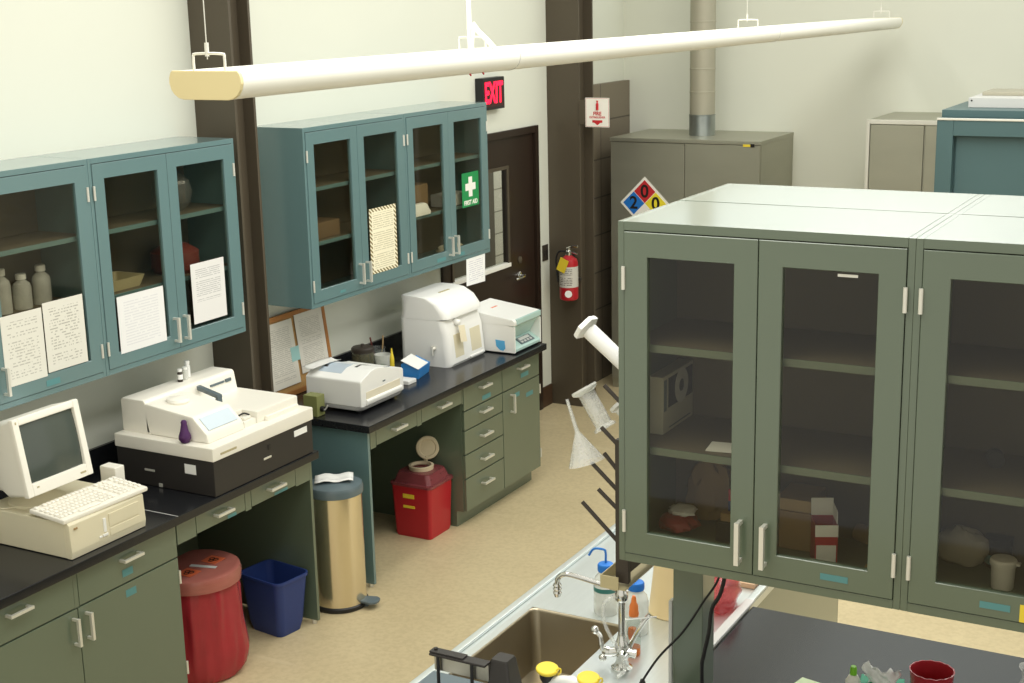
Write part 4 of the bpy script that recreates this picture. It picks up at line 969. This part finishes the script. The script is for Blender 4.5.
m_ = MB(); m_.prism([(2.55, 3.23), (2.80, 3.23), (2.80, 3.36), (2.55, 3.36)], 'z', TOP+.016, TOP+.03, .003); m_.box(2.57, 2.78, 3.25, 3.34, TOP+.03, TOP+.036, .002); bsx = m_.build('base', 'charcoal', pu)
MB().crumple((2.64, 3.29, TOP+.048), (.04, .03, .014), .3, 6).build('work_piece', 'white', pu)
q = MB()
for xx in (2.56, 2.90):
    for yy in (3.22, 3.51): q.cyl((xx, yy, TOP), (xx, yy, TOP+.0124), .012, seg=10)
q.build('feet', 'black', pu)

# drying rack on the end of the island cabinets
dk_ = thing('drying_rack', 'dark pegboard drying rack on the end of the island cabinets', 'rack', (3.25, 3.7, 1.385))
m_ = MB(); m_.box(3.251, 3.2755, 3.44, 4.10, 1.44, 2.16, .002); brd = m_.build('board', 'concrete_red', dk_)
m_ = MB(); m_.box(3.236, 3.2755, 3.420, 3.4395, 1.410, 1.835, .002); m_.build('frame_rail', 'concrete_red', dk_)
m_ = MB(); m_.box(3.200, 3.256, 3.395, 3.399, 1.398, 1.436); m_.box(3.200, 3.203, 3.399, 4.09, 1.398, 1.436); m_.box(3.203, 3.2755, 3.399, 4.09, 1.398, 1.401); m_.build('drip_trough', 'beige_dark', dk_)
def peg(base, tip): 
    m_ = MB(); m_.tube([base, tip], .006, 10, 1); return m_.build('peg', 'concrete_red', brd)
for tip_, base_ in (((3.12, 1.625), (3.25, 1.504)), ((3.171, 1.671), (3.25, 1.603)), ((3.15, 1.748), (3.25, 1.658)), ((3.19, 1.781), (3.25, 1.714)), ((3.182, 1.856), (3.25, 1.794)), ((3.192, 1.979), (3.25, 1.926))):
    peg((base_[0]+.002, 3.448, base_[1]), (tip_[0], 3.448, tip_[1]))
for zb in (1.6, 1.75, 1.9, 2.05):
    for yb in (3.66, 3.80, 3.94): peg((3.2515, yb, zb-.02), (3.155, yb, zb+.075))
# glassware and plastic on the pegs
cy1 = thing('graduated_cylinder', 'opaque white plastic cylinder with six-sided foot, upside down on the drying rack', 'cylinder', (3.20, 3.49, 2.03))
A, Bp = Vector((3.118, 3.49, 2.128)), Vector((3.30, 3.49, 1.99))
ax = (Bp-A).normalized(); ax = Vector((ax.x, -.05, ax.z)).normalized()
# shorten so that it stops at the board
hexr = [[A+(ax.orthogonal().normalized()*math.cos(i*math.pi/3)+ax.cross(ax.orthogonal().normalized())*math.sin(i*math.pi/3))*r+ax*o for i in range(6)] for r, o in ((.040, -.010), (.042, -.004), (.042, .004), (.027, .012))]
MB().rings(hexr).build('foot', 'white', cy1)
MB().lathe([(.0235, .0125), (.0225, .165), (.0195, .165), (.0195, .0125)], A, 26, ax).build('tube', 'white', cy1)
p_ = MB(); p_.tube([(3.256, 3.485, 2.01), (3.165, 3.485, 2.088)], .006, 10, 1); p_.build('peg', 'concrete_red', brd)
cy2 = thing('graduated_cylinder', 'clear plastic cylinder hanging upside down on the drying rack', 'cylinder', (3.15, 3.49, 1.84))
A = Vector((3.112, 3.485, 1.948)); ax = Vector((.47, 0, -.75)).normalized()
MB().lathe([(0, -.006), (.038, -.006), (.040, 0), (.038, .005), (.025, .012), (0, .012)], A, 28, ax).build('foot', 'milky', cy2)
MB().lathe([(.0255, .0125), (.0255, .112), (.034, .119), (.034, .125), (.0235, .119), (.0232, .0125)], A, 28, ax).build('tube', 'clearplastic', cy2)
fn = MB(); top = Vector((3.064, 3.47, 1.918)); ax = Vector((.062, 0, -.185)).normalized()
fn.lathe([(.0045, 0), (.0065, .095), (.008, .10), (.052, .188), (.0535, .191), (.051, .191), (.006, .103), (.003, .004)], top, 32, ax, cap0=False, cap1=False)
tag(fn.build('funnel', 'clearplastic'), 'clear plastic funnel upside down on the drying rack', 'funnel')
sm = MB(); sm.lathe([(0, 0), (.016, 0), (.017, .01), (.009, .016), (.009, .04), (0, .04)], (3.196, 3.50, 1.905), 18, (.6, 0, -.5))
tag(sm.build('stopper', 'milky'), 'small white stopper tucked on the drying rack by the cabinet edge', 'stopper')

# on the black island worktop
gl = thing('glue_bottle', 'small white bottle with green cap on the island worktop', 'bottle', (3.785, 3.955, TOP))
MB().rrect([(3.785, 3.955, .044, .028, .012, TOP), (3.785, 3.955, .046, .030, .013, TOP+.01), (3.785, 3.955, .046, .030, .013, TOP+.07), (3.785, 3.955, .026, .022, .009, TOP+.088), (3.785, 3.955, .018, .018, .0085, TOP+.090)], 6).build('bottle_body', 'cream', gl)
MB().lathe([(0, 0), (.0105, 0), (.0105, .018), (.008, .027), (0, .028)], (3.785, 3.955, TOP+.091), 18).build('cap', 'capgreen', gl)['label'] = 'green cap'
tag(MB(Matrix.Translation((3.625, 3.94, TOP)) @ Matrix.Rotation(R(-12), 4, 'Z')).box(-.04, .04, -.085, .085, .0005, .006).build('note_pad', 'notegreen'), 'pale green note pad on the island worktop', 'pad')
tb = thing('tissue_box', 'green tissue box with white tissue pulled out on the island worktop', 'tissue box', (3.865, 3.975, TOP))
TMx = Matrix.Translation((3.865, 3.985, TOP)) @ Matrix.Rotation(R(10), 4, 'Z')
MB(TMx).box(-.065, .065, -.11, .05, .0003, .065, .003).build('box_body', 'tissuegreen', tb)
ts = MB(TMx); n = 12
g = [[ts._v(((i/n-.5)*.085*(1+.35*j/n)+.006*math.sin(j*1.1+i), -.02+.016*math.sin(i/n*9+j*.6)*(1-.2*j/n)+.012*math.cos(i/n*4), .064+.060*j/n+.008*math.sin(i*1.7)*j/n)) for i in range(n+1)] for j in range(n+1)]
for j in range(n):
    for i in range(n): ts.bm.faces.new((g[j][i], g[j][i+1], g[j+1][i+1], g[j+1][i]))
o = ts.build('tissue', 'white', tb, sharp=80); md = o.modifiers.new('thickness', 'SOLIDIFY'); md.thickness = .001
o['label'] = 'white tissue'
rbn = thing('bench_bin', 'small red bag-lined bench bin at the lower right on the island worktop', 'bin', (4.015, 3.99, TOP))
k = 48
def wring(r, z, w_=.05, s=0): return [(4.012+r*math.cos(2*math.pi*i/k)*(1+w_*noise.noise(Vector((math.cos(2*math.pi*i/k)*3, math.sin(2*math.pi*i/k)*3, s+z*8)))), 3.985+r*math.sin(2*math.pi*i/k)*(1+w_*noise.noise(Vector((math.cos(2*math.pi*i/k)*3, math.sin(2*math.pi*i/k)*3, s+z*8)))), z+(.0012*math.sin(i*1.9) if z > 1.02 else 0)) for i in range(k)]
m_ = MB(); m_.rings([wring(.054, TOP, .0), wring(.057, TOP+.04), wring(.061, TOP+.10), wring(.064, TOP+.138, .03), wring(.066, TOP+.142, .03), wring(.062, TOP+.142, .03), wring(.057, TOP+.10), wring(.050, TOP+.012, .1)]); m_.build('bin_liner', 'redbag', rbn, sharp=70)
tag(MB().crumple((4.30, 4.235, TOP+.062), (.07, .07, .08), .3, 4).build('plastic_bag', 'clearplastic'), 'clear plastic bag at the right edge of the island worktop', 'bag')

# ------------------------------------------------------------------ things inside the island cabinets
Z0 = ZR+.0245; ZS = ZR+HR*.325+.0225; ZS2 = ZR+HR*.626+.0225
bxm = thing('equipment_box', 'pale carton with a dark picture on its side in the island cabinet', 'box', (3.335, 3.60, ZS))
MB().box(3.303, 3.348, 3.498, 3.722, ZS, ZS+.165, .002).build('box_body', surf('grey_carton', '#b9b6a4', .6), bxm)
m_ = MB(); m_.box(3.3482, 3.349, 3.535, 3.715, ZS+.07, ZS+.155); m_.build('printed_picture', 'ink', bxm)
m_ = MB(); m_.box(3.3482, 3.349, 3.503, 3.522, ZS+.065, ZS+.155); m_.box(3.3482, 3.349, 3.54, 3.70, ZS+.01, ZS+.013); m_.build('printed_text', 'grey', bxm)
m_ = MB(); m_.lathe([(.018, 0), (.05, 0), (.05, .0004), (.018, .0004)], (3.3491, 3.63, ZS+.113), 26, (1, 0, 0), False, False); m_.build('printed_disc', 'white_grey', bxm)
tag(MB(Matrix.Translation((3.545, 3.46, ZS)) @ Matrix.Rotation(R(8), 4, 'Z')).box(-.045, .045, -.04, .04, .0003, .003).build('pale_card', 'paper'), 'pale card lying on the shelf edge in the island cabinet', 'card')
rpch = MB(); rpch.crumple((3.365, 3.575, Z0+.027), (.055, .06, .03), .25, 9)
tag(rpch.build('red_pouch', surf('red_film', '#9c2f2a', .4)), 'small red pouch at the left of the island cabinet floor', 'pouch')
tag(MB().crumple((3.372, 3.585, Z0+.060), (.04, .04, .013), .3, 2).build('white_wrapper', 'paper'), 'white wrapper lying on the red pouch', 'wrapper')
tag(MB().crumple((3.42, 3.70, Z0+.085), (.075, .045, .105), .35, 15).build('brown_paper_bag', 'tan'), 'crumpled brown paper bag behind the red pouch', 'bag')
GBX = 'stacked boxes in the island cabinet'
tag(MB().box(3.487, 3.645, 3.545, 3.69, Z0, Z0+.060, .003).build('dark_case', 'charcoal'), 'dark case at the bottom of the small stack in the island cabinet', 'box', GBX)
tag(MB().box(3.50, 3.65, 3.55, 3.69, Z0+.0602, Z0+.085, .003).build('flat_carton', 'tan'), 'flat brown carton in the middle of the small stack', 'box', GBX)
rdb = thing('small_red_box', 'small red and blue box topmost on the stack in the island cabinet', 'box', (3.56, 3.62, Z0+.085), 0, GBX)
MB().box(3.515, 3.62, 3.57, 3.66, Z0+.0853, Z0+.115, .002).build('lower_half', surf('navy_card', '#2a3560', .6), rdb)
MB().box(3.515, 3.62, 3.57, 3.66, Z0+.1152, Z0+.150, .002).build('upper_half', 'red', rdb)
tag(MB().box(3.645, 3.758, 3.575, 3.725, Z0, Z0+.11, .003).build('kraft_carton', 'tan'), 'kraft carton behind the handle of the right-hand door', 'box')
m_ = MB(); m_.box(3.65, 3.752, 3.58, 3.72, Z0+.1102, Z0+.145, .003); tag(m_.build('carton_lid', surf('pale_kraft', '#c0a67c', .7)), 'pale carton lid lying on the kraft carton', 'box')
rc = thing('red_carton', 'open red and white carton standing in the island cabinet', 'carton', (3.80, 3.535, Z0))
RM = Matrix.Translation((3.80, 3.54, Z0)) @ Matrix.Rotation(R(25), 4, 'Z')
m_ = MB(RM); w_, d_, h_ = .030, .040, .115
m_.box(-w_, w_, -d_, -d_+.002, 0, h_); m_.box(-w_, w_, d_-.002, d_, 0, h_); m_.box(-w_, -w_+.002, -d_+.002, d_-.002, 0, h_); m_.box(w_-.002, w_, -d_+.002, d_-.002, 0, h_); m_.box(-w_+.002, w_-.002, -d_+.002, d_-.002, 0, .002); m_.build('box_body', 'red', rc)
m_ = MB(RM); m_.box(-w_+.004, w_-.004, -d_-.0008, -d_-.0001, .006, .058); m_.build('white_label', 'paper', rc)
m_ = MB(RM); m_.box(-w_, w_, -d_-.0009, -d_-.0001, .082, h_); m_.box(w_+.0001, w_+.0009, -d_, d_, .078, h_); m_.build('white_band', 'paper', rc)
m_ = MB(RM); m_.prism([(-d_, h_), (-d_+.002, h_), (-d_-.018, h_+.030), (-d_-.020, h_+.029)], 'x', -w_, w_) if False else None
m_.prism([(d_-.002, h_), (d_, h_), (d_+.010, h_+.045), (d_+.008, h_+.046)], 'x', -w_, w_); m_.box(w_-.002, w_, -d_+.01, d_-.004, h_, h_+.035); m_.build('open_flap', 'paper', rc)
tl = MB(); tl.cyl((3.845, 3.72, Z0+.026), (3.975, 3.66, Z0+.026), .025, seg=22); tl.lathe([(0, 0), (.020, 0), (.020, .002), (0, .002)], (3.976, 3.66, Z0+.026), 18, (.9, -.42, 0))
tag(tl.build('cardboard_tube', 'tan'), 'cardboard tube lying behind the red carton', 'tube')
tag(MB().box(3.92, 3.985, 3.47, 3.53, Z0, Z0+.016, .002).build('tan_packet', 'tan'), 'small tan packet at the right corner of the island cabinet', 'packet')
pt = thing('white_pot', 'white lidded plastic pot in the right-hand island cabinet', 'pot', (4.262, 3.56, Z0))
MB().lathe([(0, 0), (.027, 0), (.028, .004), (.030, .062), (0, .062)], (4.262, 3.56, Z0), 28).build('pot_body', 'cream', pt)
m_ = MB(); m_.lathe([(0, 0), (.033, 0), (.034, .003), (.034, .012), (.030, .017), (0, .018)], (4.262, 3.56, Z0+.0623), 28); m_.box(4.288, 4.304, 3.55, 3.57, Z0+.066, Z0+.072, .002); m_.build('lid', 'cream', pt)
tag(MB().crumple((4.135, 3.675, Z0+.048), (.072, .045, .055), .25, 21, freq=3).build('crumpled_towel', surf('grey_towel', '#b3ab98', .85)), 'crumpled greyish towel in the right-hand island cabinet', 'towel')
dj = thing('dark_jar', 'dark jar with teal label behind the white pot', 'jar', (4.225, 3.705, Z0))
MB().lathe([(0, 0), (.034, 0), (.035, .004), (.035, .05), (.03, .062), (0, .062)], (4.225, 3.705, Z0), 24).build('jar_body', 'charcoal', dj)
MB().lathe([(.0353, .01), (.0353, .036)], (4.225, 3.705, Z0), 24, cap0=False, cap1=False).build('jar_label', 'cyan', dj)
MB().lathe([(0, 0), (.037, 0), (.037, .018), (0, .02)], (4.225, 3.705, Z0+.0625), 24).build('lid', 'ink', dj)
spl = MB(); spl.lathe([(0, 0), (.022, 0), (.022, .004), (.009, .006), (.009, .03), (.022, .032), (.022, .036), (0, .036)], (4.215, 3.62, ZS+.0225), 24, (.25, -1, 0))
tag(spl.build('small_spool', 'charcoal'), 'small dark spool on the middle shelf of the right-hand island cabinet', 'spool')
# maker's plates on the doors
for cab, xx in ((R1, 3.93),):
    dd = door_of(cab, 1); m_ = MB(); m_.box(.766-.19+.012, .766-.19+.062, -.0004+.0052, .0058, HR-.107, HR-.100)
    m_.build('name_strip', 'alum', dd, local=True)

# ------------------------------------------------------------------ back of the room
fc1 = thing('steel_cabinet', 'tall stainless steel cabinet with hazard diamond below the flue', 'cabinet', (.8, 10.35, 0))
cx0, cx1, cy0, ch = .190, 1.396, 9.965, 1.994
MB().box(cx0, cx1, cy0+.022, BY-.001, .0, ch-.03).build('body', 'steel_dark', fc1)
MB().box(cx0-.004, cx1+.004, cy0-.004, BY-.001, ch-.029, ch, .003).build('top_panel', 'steel_dark', fc1)
for a_, b_ in ((cx0+.004, .802), (.806, cx1-.004)):
    dd = MB().box(a_, b_, cy0, cy0+.021, .08, ch-.033, .002).build('door', 'steel_dark', fc1)
    MB().box(.775 if a_ < .5 else .815, .790 if a_ < .5 else .83, cy0-.03, cy0-.001, .95, 1.2, .004).build('handle', 'steel', dd)
m_ = MB(); m_.box(1.265, 1.32, cy0-.0055, cy0-.0042, ch-.042, ch-.024); q_ = m_.build('label_sticker', 'yellow', fc1); q_['label'] = 'small yellow label'
MB().box(1.322, 1.352, cy0-.0055, cy0-.0042, ch-.045, ch-.020).build('label_sticker', 'ink', fc1)['label'] = 'small black label'
# hazard diamond
hz = thing('hazard_diamond', 'four-colour hazard diamond sign with 2, 0 and 0 on the steel cabinet', 'sign', (.472, cy0-.001, 1.29))
hx, hzc, hs = .480, 1.497, .205
def dia(cx, cz, s, y0, y1): m_ = MB(); m_.prism([(cx, cz-s), (cx+s, cz), (cx, cz+s), (cx-s, cz)], 'y', y0, y1); return m_
dia(hx, hzc, hs, cy0-.004, cy0-.0005).build('backing', 'signwhite', hz)
s2 = hs*.445; q_ = s2*.97
for (ox, oz, mt_, nm) in ((0, s2, 'signred', 'red_field'), (-s2, 0, 'signblue', 'blue_field'), (s2, 0, 'signyellow', 'yellow_field'), (0, -s2, 'signwhite', 'white_field')):
    dia(hx+ox, hzc+oz, q_, cy0-.0052, cy0-.0041).build(nm, mt_, hz)
for tx, ox, oz in (('0', 0, s2), ('2', -s2, 0), ('0', s2, 0)):
    text_part('numeral', tx, .135, (hx+ox, cy0-.006, hzc+oz-.002), YM, 'ink', hz, bold=.003)
# flue
fl = thing('flue_duct', 'round flue duct rising from the steel cabinet', 'duct', (.80, 10.33, ch))
m_ = MB(); m_.lathe([(.10, 0), (.10, .15), (.103, .152), (.103, .158)], (.80, 10.33, ch+.0005), 36, cap0=False); m_.build('sleeve', 'galv', fl)
m_ = MB(); pr_ = []
z_ = ch+.16
while z_ < 5.5:
    pr_ += [(.0965, z_), (.0965, z_+.16), (.099, z_+.165), (.099, z_+.172)]; z_ += .175
m_.lathe(pr_, (.80, 10.33, 0), 36); m_.build('pipe', 'duct', fl)

fc2 = thing('steel_cabinet', 'stainless steel cabinet with panelled doors beside the blue hood', 'cabinet', (2.8, 10.35, 0))
ch2 = 2.168
MB().box(2.17, 3.45, 9.985, BY-.001, 0, ch2-.004, .002).build('body', 'steel_dark', fc2)
m_ = MB(); m_.box(2.168, 2.192, 9.963, 9.984, 0, ch2, .002); m_.box(2.192, 3.45, 9.963, 9.984, ch2-.03, ch2, .002); m_.build('face_frame', 'alum', fc2)
for a_, b_ in ((2.197, 2.566), (2.578, 2.95), (2.96, 3.33)):
    dd = MB().box(a_, b_, 9.968, 9.984, .1, ch2-.036, .003).build('door', 'steel_dark', fc2)
    MB().box(b_-.04, b_-.025, 9.94, 9.967, .95, 1.15, .004).build('handle', 'steel', dd)

ho = thing('fume_hood', 'large blue-grey hood with recessed front panel at the right', 'hood', (3.8, 9.5, 0))
hx0, hx1, hy0, hz1 = 2.862, 4.9, 9.0, 2.266
m_ = MB(); m_.box(hx0, hx0+.10, hy0, 9.86, 0, hz1, .003); m_.box(hx1-.1, hx1, hy0, 9.86, 0, hz1, .003); m_.box(hx0+.1, hx1-.1, hy0, 9.86, hz1-.105, hz1, .003); m_.box(hx0+.1, hx1-.1, hy0+.07, 9.86, 0, hz1-.105)
m_.build('body', 'hood', ho)
MB().box(hx0+.005, hx1-.005, hy0+.10, 9.85, hz1+.0005, hz1+.046, .003).build('top_section', 'hood', ho)
MB().box(hx0-.001, hx1, hy0-.006, hy0+.012, hz1-.010, hz1+.003, .002).build('top_trim', 'alum', ho)
m_ = MB(); m_.box(hx0+.11, hx1-.11, hy0+.055, hy0+.069, 1.0, hz1-.11, .003); m_.build('front_panel', 'hood', ho)
wbx = thing('ballast_box', 'white metal box lying on top of the blue hood', 'box', (3.6, 9.6, hz1+.0462))
m_ = MB(); m_.box(2.985, 4.6, 9.30, 9.84, hz1+.0465, hz1+.108, .003); bb_ = m_.build('case', 'white_grey', wbx)
m_ = MB(); m_.cyl((3.005, 9.298, hz1+.09), (3.005, 9.3005, hz1+.09), .006, seg=12); m_.build('screw', 'charcoal', bb_)
MB().box(3.03, 4.6, 9.50, 9.84, hz1+.1082, hz1+.132, .003).build('rear_cover', 'duct', wbx)

# ------------------------------------------------------------------ on the left wall by the door
ex = thing('exit_sign', 'black exit sign with glowing red letters above the door', 'exit sign', (WX, 8.56, 2.315))
MB().box(WX+.001, WX+.06, 8.315, 8.615, 2.315, 2.53, .004).build('housing', 'black', ex)
MB().box(WX+.0602, WX+.0615, 8.335, 8.595, 2.335, 2.51).build('face_panel', 'exitface', ex)
text_part('lettering', 'EXIT', .195, (WX+.0625, 8.463, 2.422), XM, 'exitred', ex, sx=.62, bold=.006)
sw = thing('switch_plate', 'brown switch plate on the wall between the door and the column', 'switch', (WX, 9.285, 1.12))
MB().box(WX+.0005, WX+.008, 9.243, 9.33, 1.13, 1.25, .003).build('plate', 'concrete_red', sw)
for yy in (9.268, 9.305): MB().box(WX+.008, WX+.013, yy-.010, yy+.010, 1.17, 1.21, .002).build('rocker', 'charcoal', sw)
fs = thing('extinguisher_sign', 'white fire extinguisher sign with red arrow on the dark column', 'sign', (.375, 9.352, 2.125))
MB().box(.279, .470, 9.348, 9.3515, 2.128, 2.338, .001).build('plate', 'signwhite', fs)
MB().box(.225, .285, 9.3516, 9.3590, 2.15, 2.32, .001).build('bracket', 'bronze', fs)
m_ = MB(); m_.lathe([(0, 0), (.010, 0), (.0105, .045), (.005, .052), (.005, .06), (.008, .062), (.008, .068), (0, .068)], (.375, 9.3478, 2.250), 14); m_.build('extinguisher_symbol', 'signred', fs)
text_part('lettering', 'FIRE', .036, (.375, 9.3472, 2.224), YM, 'signred', fs, bold=.001)
text_part('lettering', 'EXTINGUISHER', .020, (.375, 9.3472, 2.198), YM, 'signred', fs, sx=.92, bold=.0003)
m_ = MB(); m_.prism([(.335, 2.178), (.335, 2.160), (.350, 2.160), (.375, 2.142), (.400, 2.160), (.415, 2.160), (.415, 2.178)], 'y', 9.3466, 9.3479); m_.build('red_arrow', 'signred', fs)
m_ = MB()
for a_ in ((.284, .465, 2.332, 2.3335), (.284, .465, 2.1325, 2.134), (.284, .2855, 2.134, 2.332), (.4635, .465, 2.134, 2.332)): m_.box(a_[0], a_[1], 9.3472, 9.348, a_[2], a_[3])
m_.build('border_line', 'signred', fs)
fe = thing('fire_extinguisher', 'red fire extinguisher with yellow tag hanging on the dark column', 'extinguisher', (.165, 9.27, .85))
ex_, ey_ = .165, 9.275
MB().lathe([(0, 0), (.060, 0), (.068, .008), (.070, .02), (.070, .275), (.062, .305), (.035, .325), (.024, .335), (0, .335)], (ex_, ey_, .852), 32).build('cylinder', 'red', fe)
MB().lathe([(.0706, .10), (.0706, .255)], (ex_, ey_, .852), 32, cap0=False, cap1=False).build('instruction_label', paper_mat('ext_label', '#c9c6bd', '#5a5652', 12, axes=(0, 2), seed=50.), fe)
m_ = MB(); m_.lathe([(0, 0), (.027, 0), (.027, .0006), (0, .0006)], (ex_+.028, ey_-.0655, .905), 20, (.38, -1, 0)); m_.build('class_mark', 'paper', fe)
m_ = MB(); m_.lathe([(0, 0), (.022, 0), (.022, .03), (.014, .04), (.014, .055), (0, .055)], (ex_, ey_, 1.186), 20); m_.tube([(ex_-.01, ey_, 1.238), (ex_+.04, ey_-.02, 1.258), (ex_+.09, ey_-.03, 1.262)], .009, 8, 3); m_.tube([(ex_-.01, ey_, 1.215), (ex_+.04, ey_-.02, 1.214), (ex_+.085, ey_-.03, 1.205)], .007, 8, 3); m_.build('valve_handle', 'chrome', fe)
m_ = MB(); m_.tube([(ex_-.02, ey_-.01, 1.215), (ex_-.07, ey_-.02, 1.21), (ex_-.095, ey_-.02, 1.15), (ex_-.088, ey_-.02, 1.05), (ex_-.078, ey_-.02, .98)], .007, 8); m_.build('hose', 'black', fe)
m_ = MB(Matrix.Translation((ex_-.01, ey_-.080, 1.125)) @ Matrix.Rotation(R(24), 4, 'Y') @ Matrix.Rotation(R(4), 4, 'X')); m_.box(-.036, .036, -.0006, .0006, -.055, .05); m_.build('inspection_tag', 'yellow', fe)['label'] = 'yellow inspection tag'
m_ = MB(); m_.box(ex_-.015, ex_+.015, ey_+.060, 9.359, .95, 1.20, .002); m_.box(ex_-.073, ex_+.073, ey_+.045, ey_+.072, .99, 1.01, .002); m_.build('wall_bracket', 'charcoal', fe)

# ------------------------------------------------------------------ pendant light
lx0, lx1, ly0, ly1, lz0, lz1 = 2.048, 2.303, 3.05, 10.33, 2.778, 2.857
pl = thing('pendant_light', 'long white pendant light running across the room', 'light', ((lx0+lx1)/2, 6.69, lz0))
lc = (lx0+lx1)/2
def lprof(g=0):
    hw = (lx1-lx0)/2-g
    r_ = [(.62, lz0+g), (.76, lz0+.004+g), (.88, lz0+.014), (.96, lz0+.028), (1, lz0+.045), (.99, lz1-.018), (.96, lz1-.007), (.91, lz1-g)]
    return [(lc+hw*a, z) for a, z in r_]+[(lc-hw*a, z) for a, z in reversed(r_)]
ys = [ly0+.012, 4.64, 7.62, ly1-.012]
for i in range(3):
    MB().prism(lprof(.001), 'y', ys[i]+.001, ys[i+1]-.001).build('housing', 'fixture', pl, sharp=50)
for a_, b_ in ((ly0, ly0+.012), (ly1-.012, ly1)): MB().prism(lprof(), 'y', a_, b_, .002).build('end_cap', 'fixture_cap', pl)
for yy in (4.64, 7.62): MB().prism(lprof(-.001), 'y', yy-.0009, yy+.0009).build('joint_band', 'white_grey', pl)
hang = [ly0+.025, 4.51, 7.45, ly1-.10]
for yy in hang:
    m_ = MB(); m_.tube([(lc-.055, yy, lz1-.002), (lc-.055, yy, lz1+.035), (lc-.045, yy, lz1+.045), (lc+.045, yy, lz1+.045), (lc+.055, yy, lz1+.035), (lc+.055, yy, lz1-.002)], .004, 8, 3); bl = m_.build('bail', 'alum', pl)
    m_ = MB(); m_.cyl((lc-.005, yy, lz1+.03), (lc-.005, yy, 5.5), .0016, seg=6); m_.cyl((lc-.005, yy, lz1+.038), (lc-.005, yy, lz1+.075), .006, seg=10); m_.build('suspension_wire', 'alum', bl)
MB().tube([(lc+.03, 4.63, lz1-.004), (lc+.02, 4.59, lz1+.03), (lc, 4.525, lz1+.09), (lc-.012, 4.51, lz1+.2), (lc-.012, 4.51, 5.5)], .009, 8).build('feed_cord', 'white', pl)
m_ = MB()
for yy in (4.33, 4.42): m_.cyl((lx1-.035, yy, lz0+.004), (lx1-.030, yy, lz0-.003), .003, seg=10)
m_.build('indicator', 'signred', pl)
for xx in ():
    pass

# ------------------------------------------------------------------ light
sc_ = bpy.context.scene
wd = bpy.data.worlds.new('world'); sc_.world = wd; wd.use_nodes = True
bg = wd.node_tree.nodes['Background']; bg.inputs['Color'].default_value = (1.0, .97, .86, 1); bg.inputs['Strength'].default_value = .80
def area(name, loc, target, sx, sy, power, col):
    l = bpy.data.lights.new(name, 'AREA'); l.shape = 'RECTANGLE'; l.size = sx; l.size_y = sy; l.energy = power; l.color = col
    o = bpy.data.objects.new(name, l); COL.objects.link(o); o.location = loc
    d = Vector(target)-Vector(loc); o.rotation_euler = d.to_track_quat('-Z', 'Y').to_euler(); return o
area('ceiling_row_light', (1.2, 5.9, 4.3), (1.2, 5.9, 0), .3, 8.0, 32, (1, .99, .93))
area('ceiling_row_light', (3.0, 5.2, 4.3), (3.0, 5.2, 0), 1.3, 7.0, 150, (1, .99, .93))
area('clerestory_daylight', (7.2, 6.5, 4.6), (0, 6.2, 1.9), 1.8, 7.0, 30, (.88, .96, 1.0))
area('cabinet_top_fill', (3.75, 10.6, 4.35), (3.75, 0, 3.4), 7.3, 2.3, 34, (.84, .94, 1.0))  # added lamp, no window known here; its reflection whitens the cabinet tops
area('corridor_light', (-.75, 10.9, 2.9), (-1.4, 11.3, 1.4), .8, 1.4, 30, (1, 1, .96))

# ------------------------------------------------------------------ camera
cam = bpy.data.cameras.new('camera'); co = bpy.data.objects.new('camera', cam); COL.objects.link(co)
cam.sensor_width = 36; cam.lens = 1415.3774/1024*36; cam.clip_end = 100; cam.clip_start = .05
p, r_, y_ = R(-13.4769), R(-1.2884), R(29.024)
fw = Vector((-math.sin(y_)*math.cos(p), math.cos(y_)*math.cos(p), math.sin(p)))
rt = Vector((math.cos(y_), math.sin(y_), 0)); up = rt.cross(fw)
rt2 = rt*math.cos(r_)+up*math.sin(r_); up2 = -rt*math.sin(r_)+up*math.cos(r_)
mm = Matrix((rt2, up2, -fw)).transposed().to_4x4(); mm.translation = (4.8147, 0, 3.0215)
co.matrix_world = mm
sc_.camera = co
vs = sc_.view_settings; vs.view_transform = 'Standard'; vs.look = 'None'; vs.gamma = 1; vs.exposure = .2; vs.use_curve_mapping = False
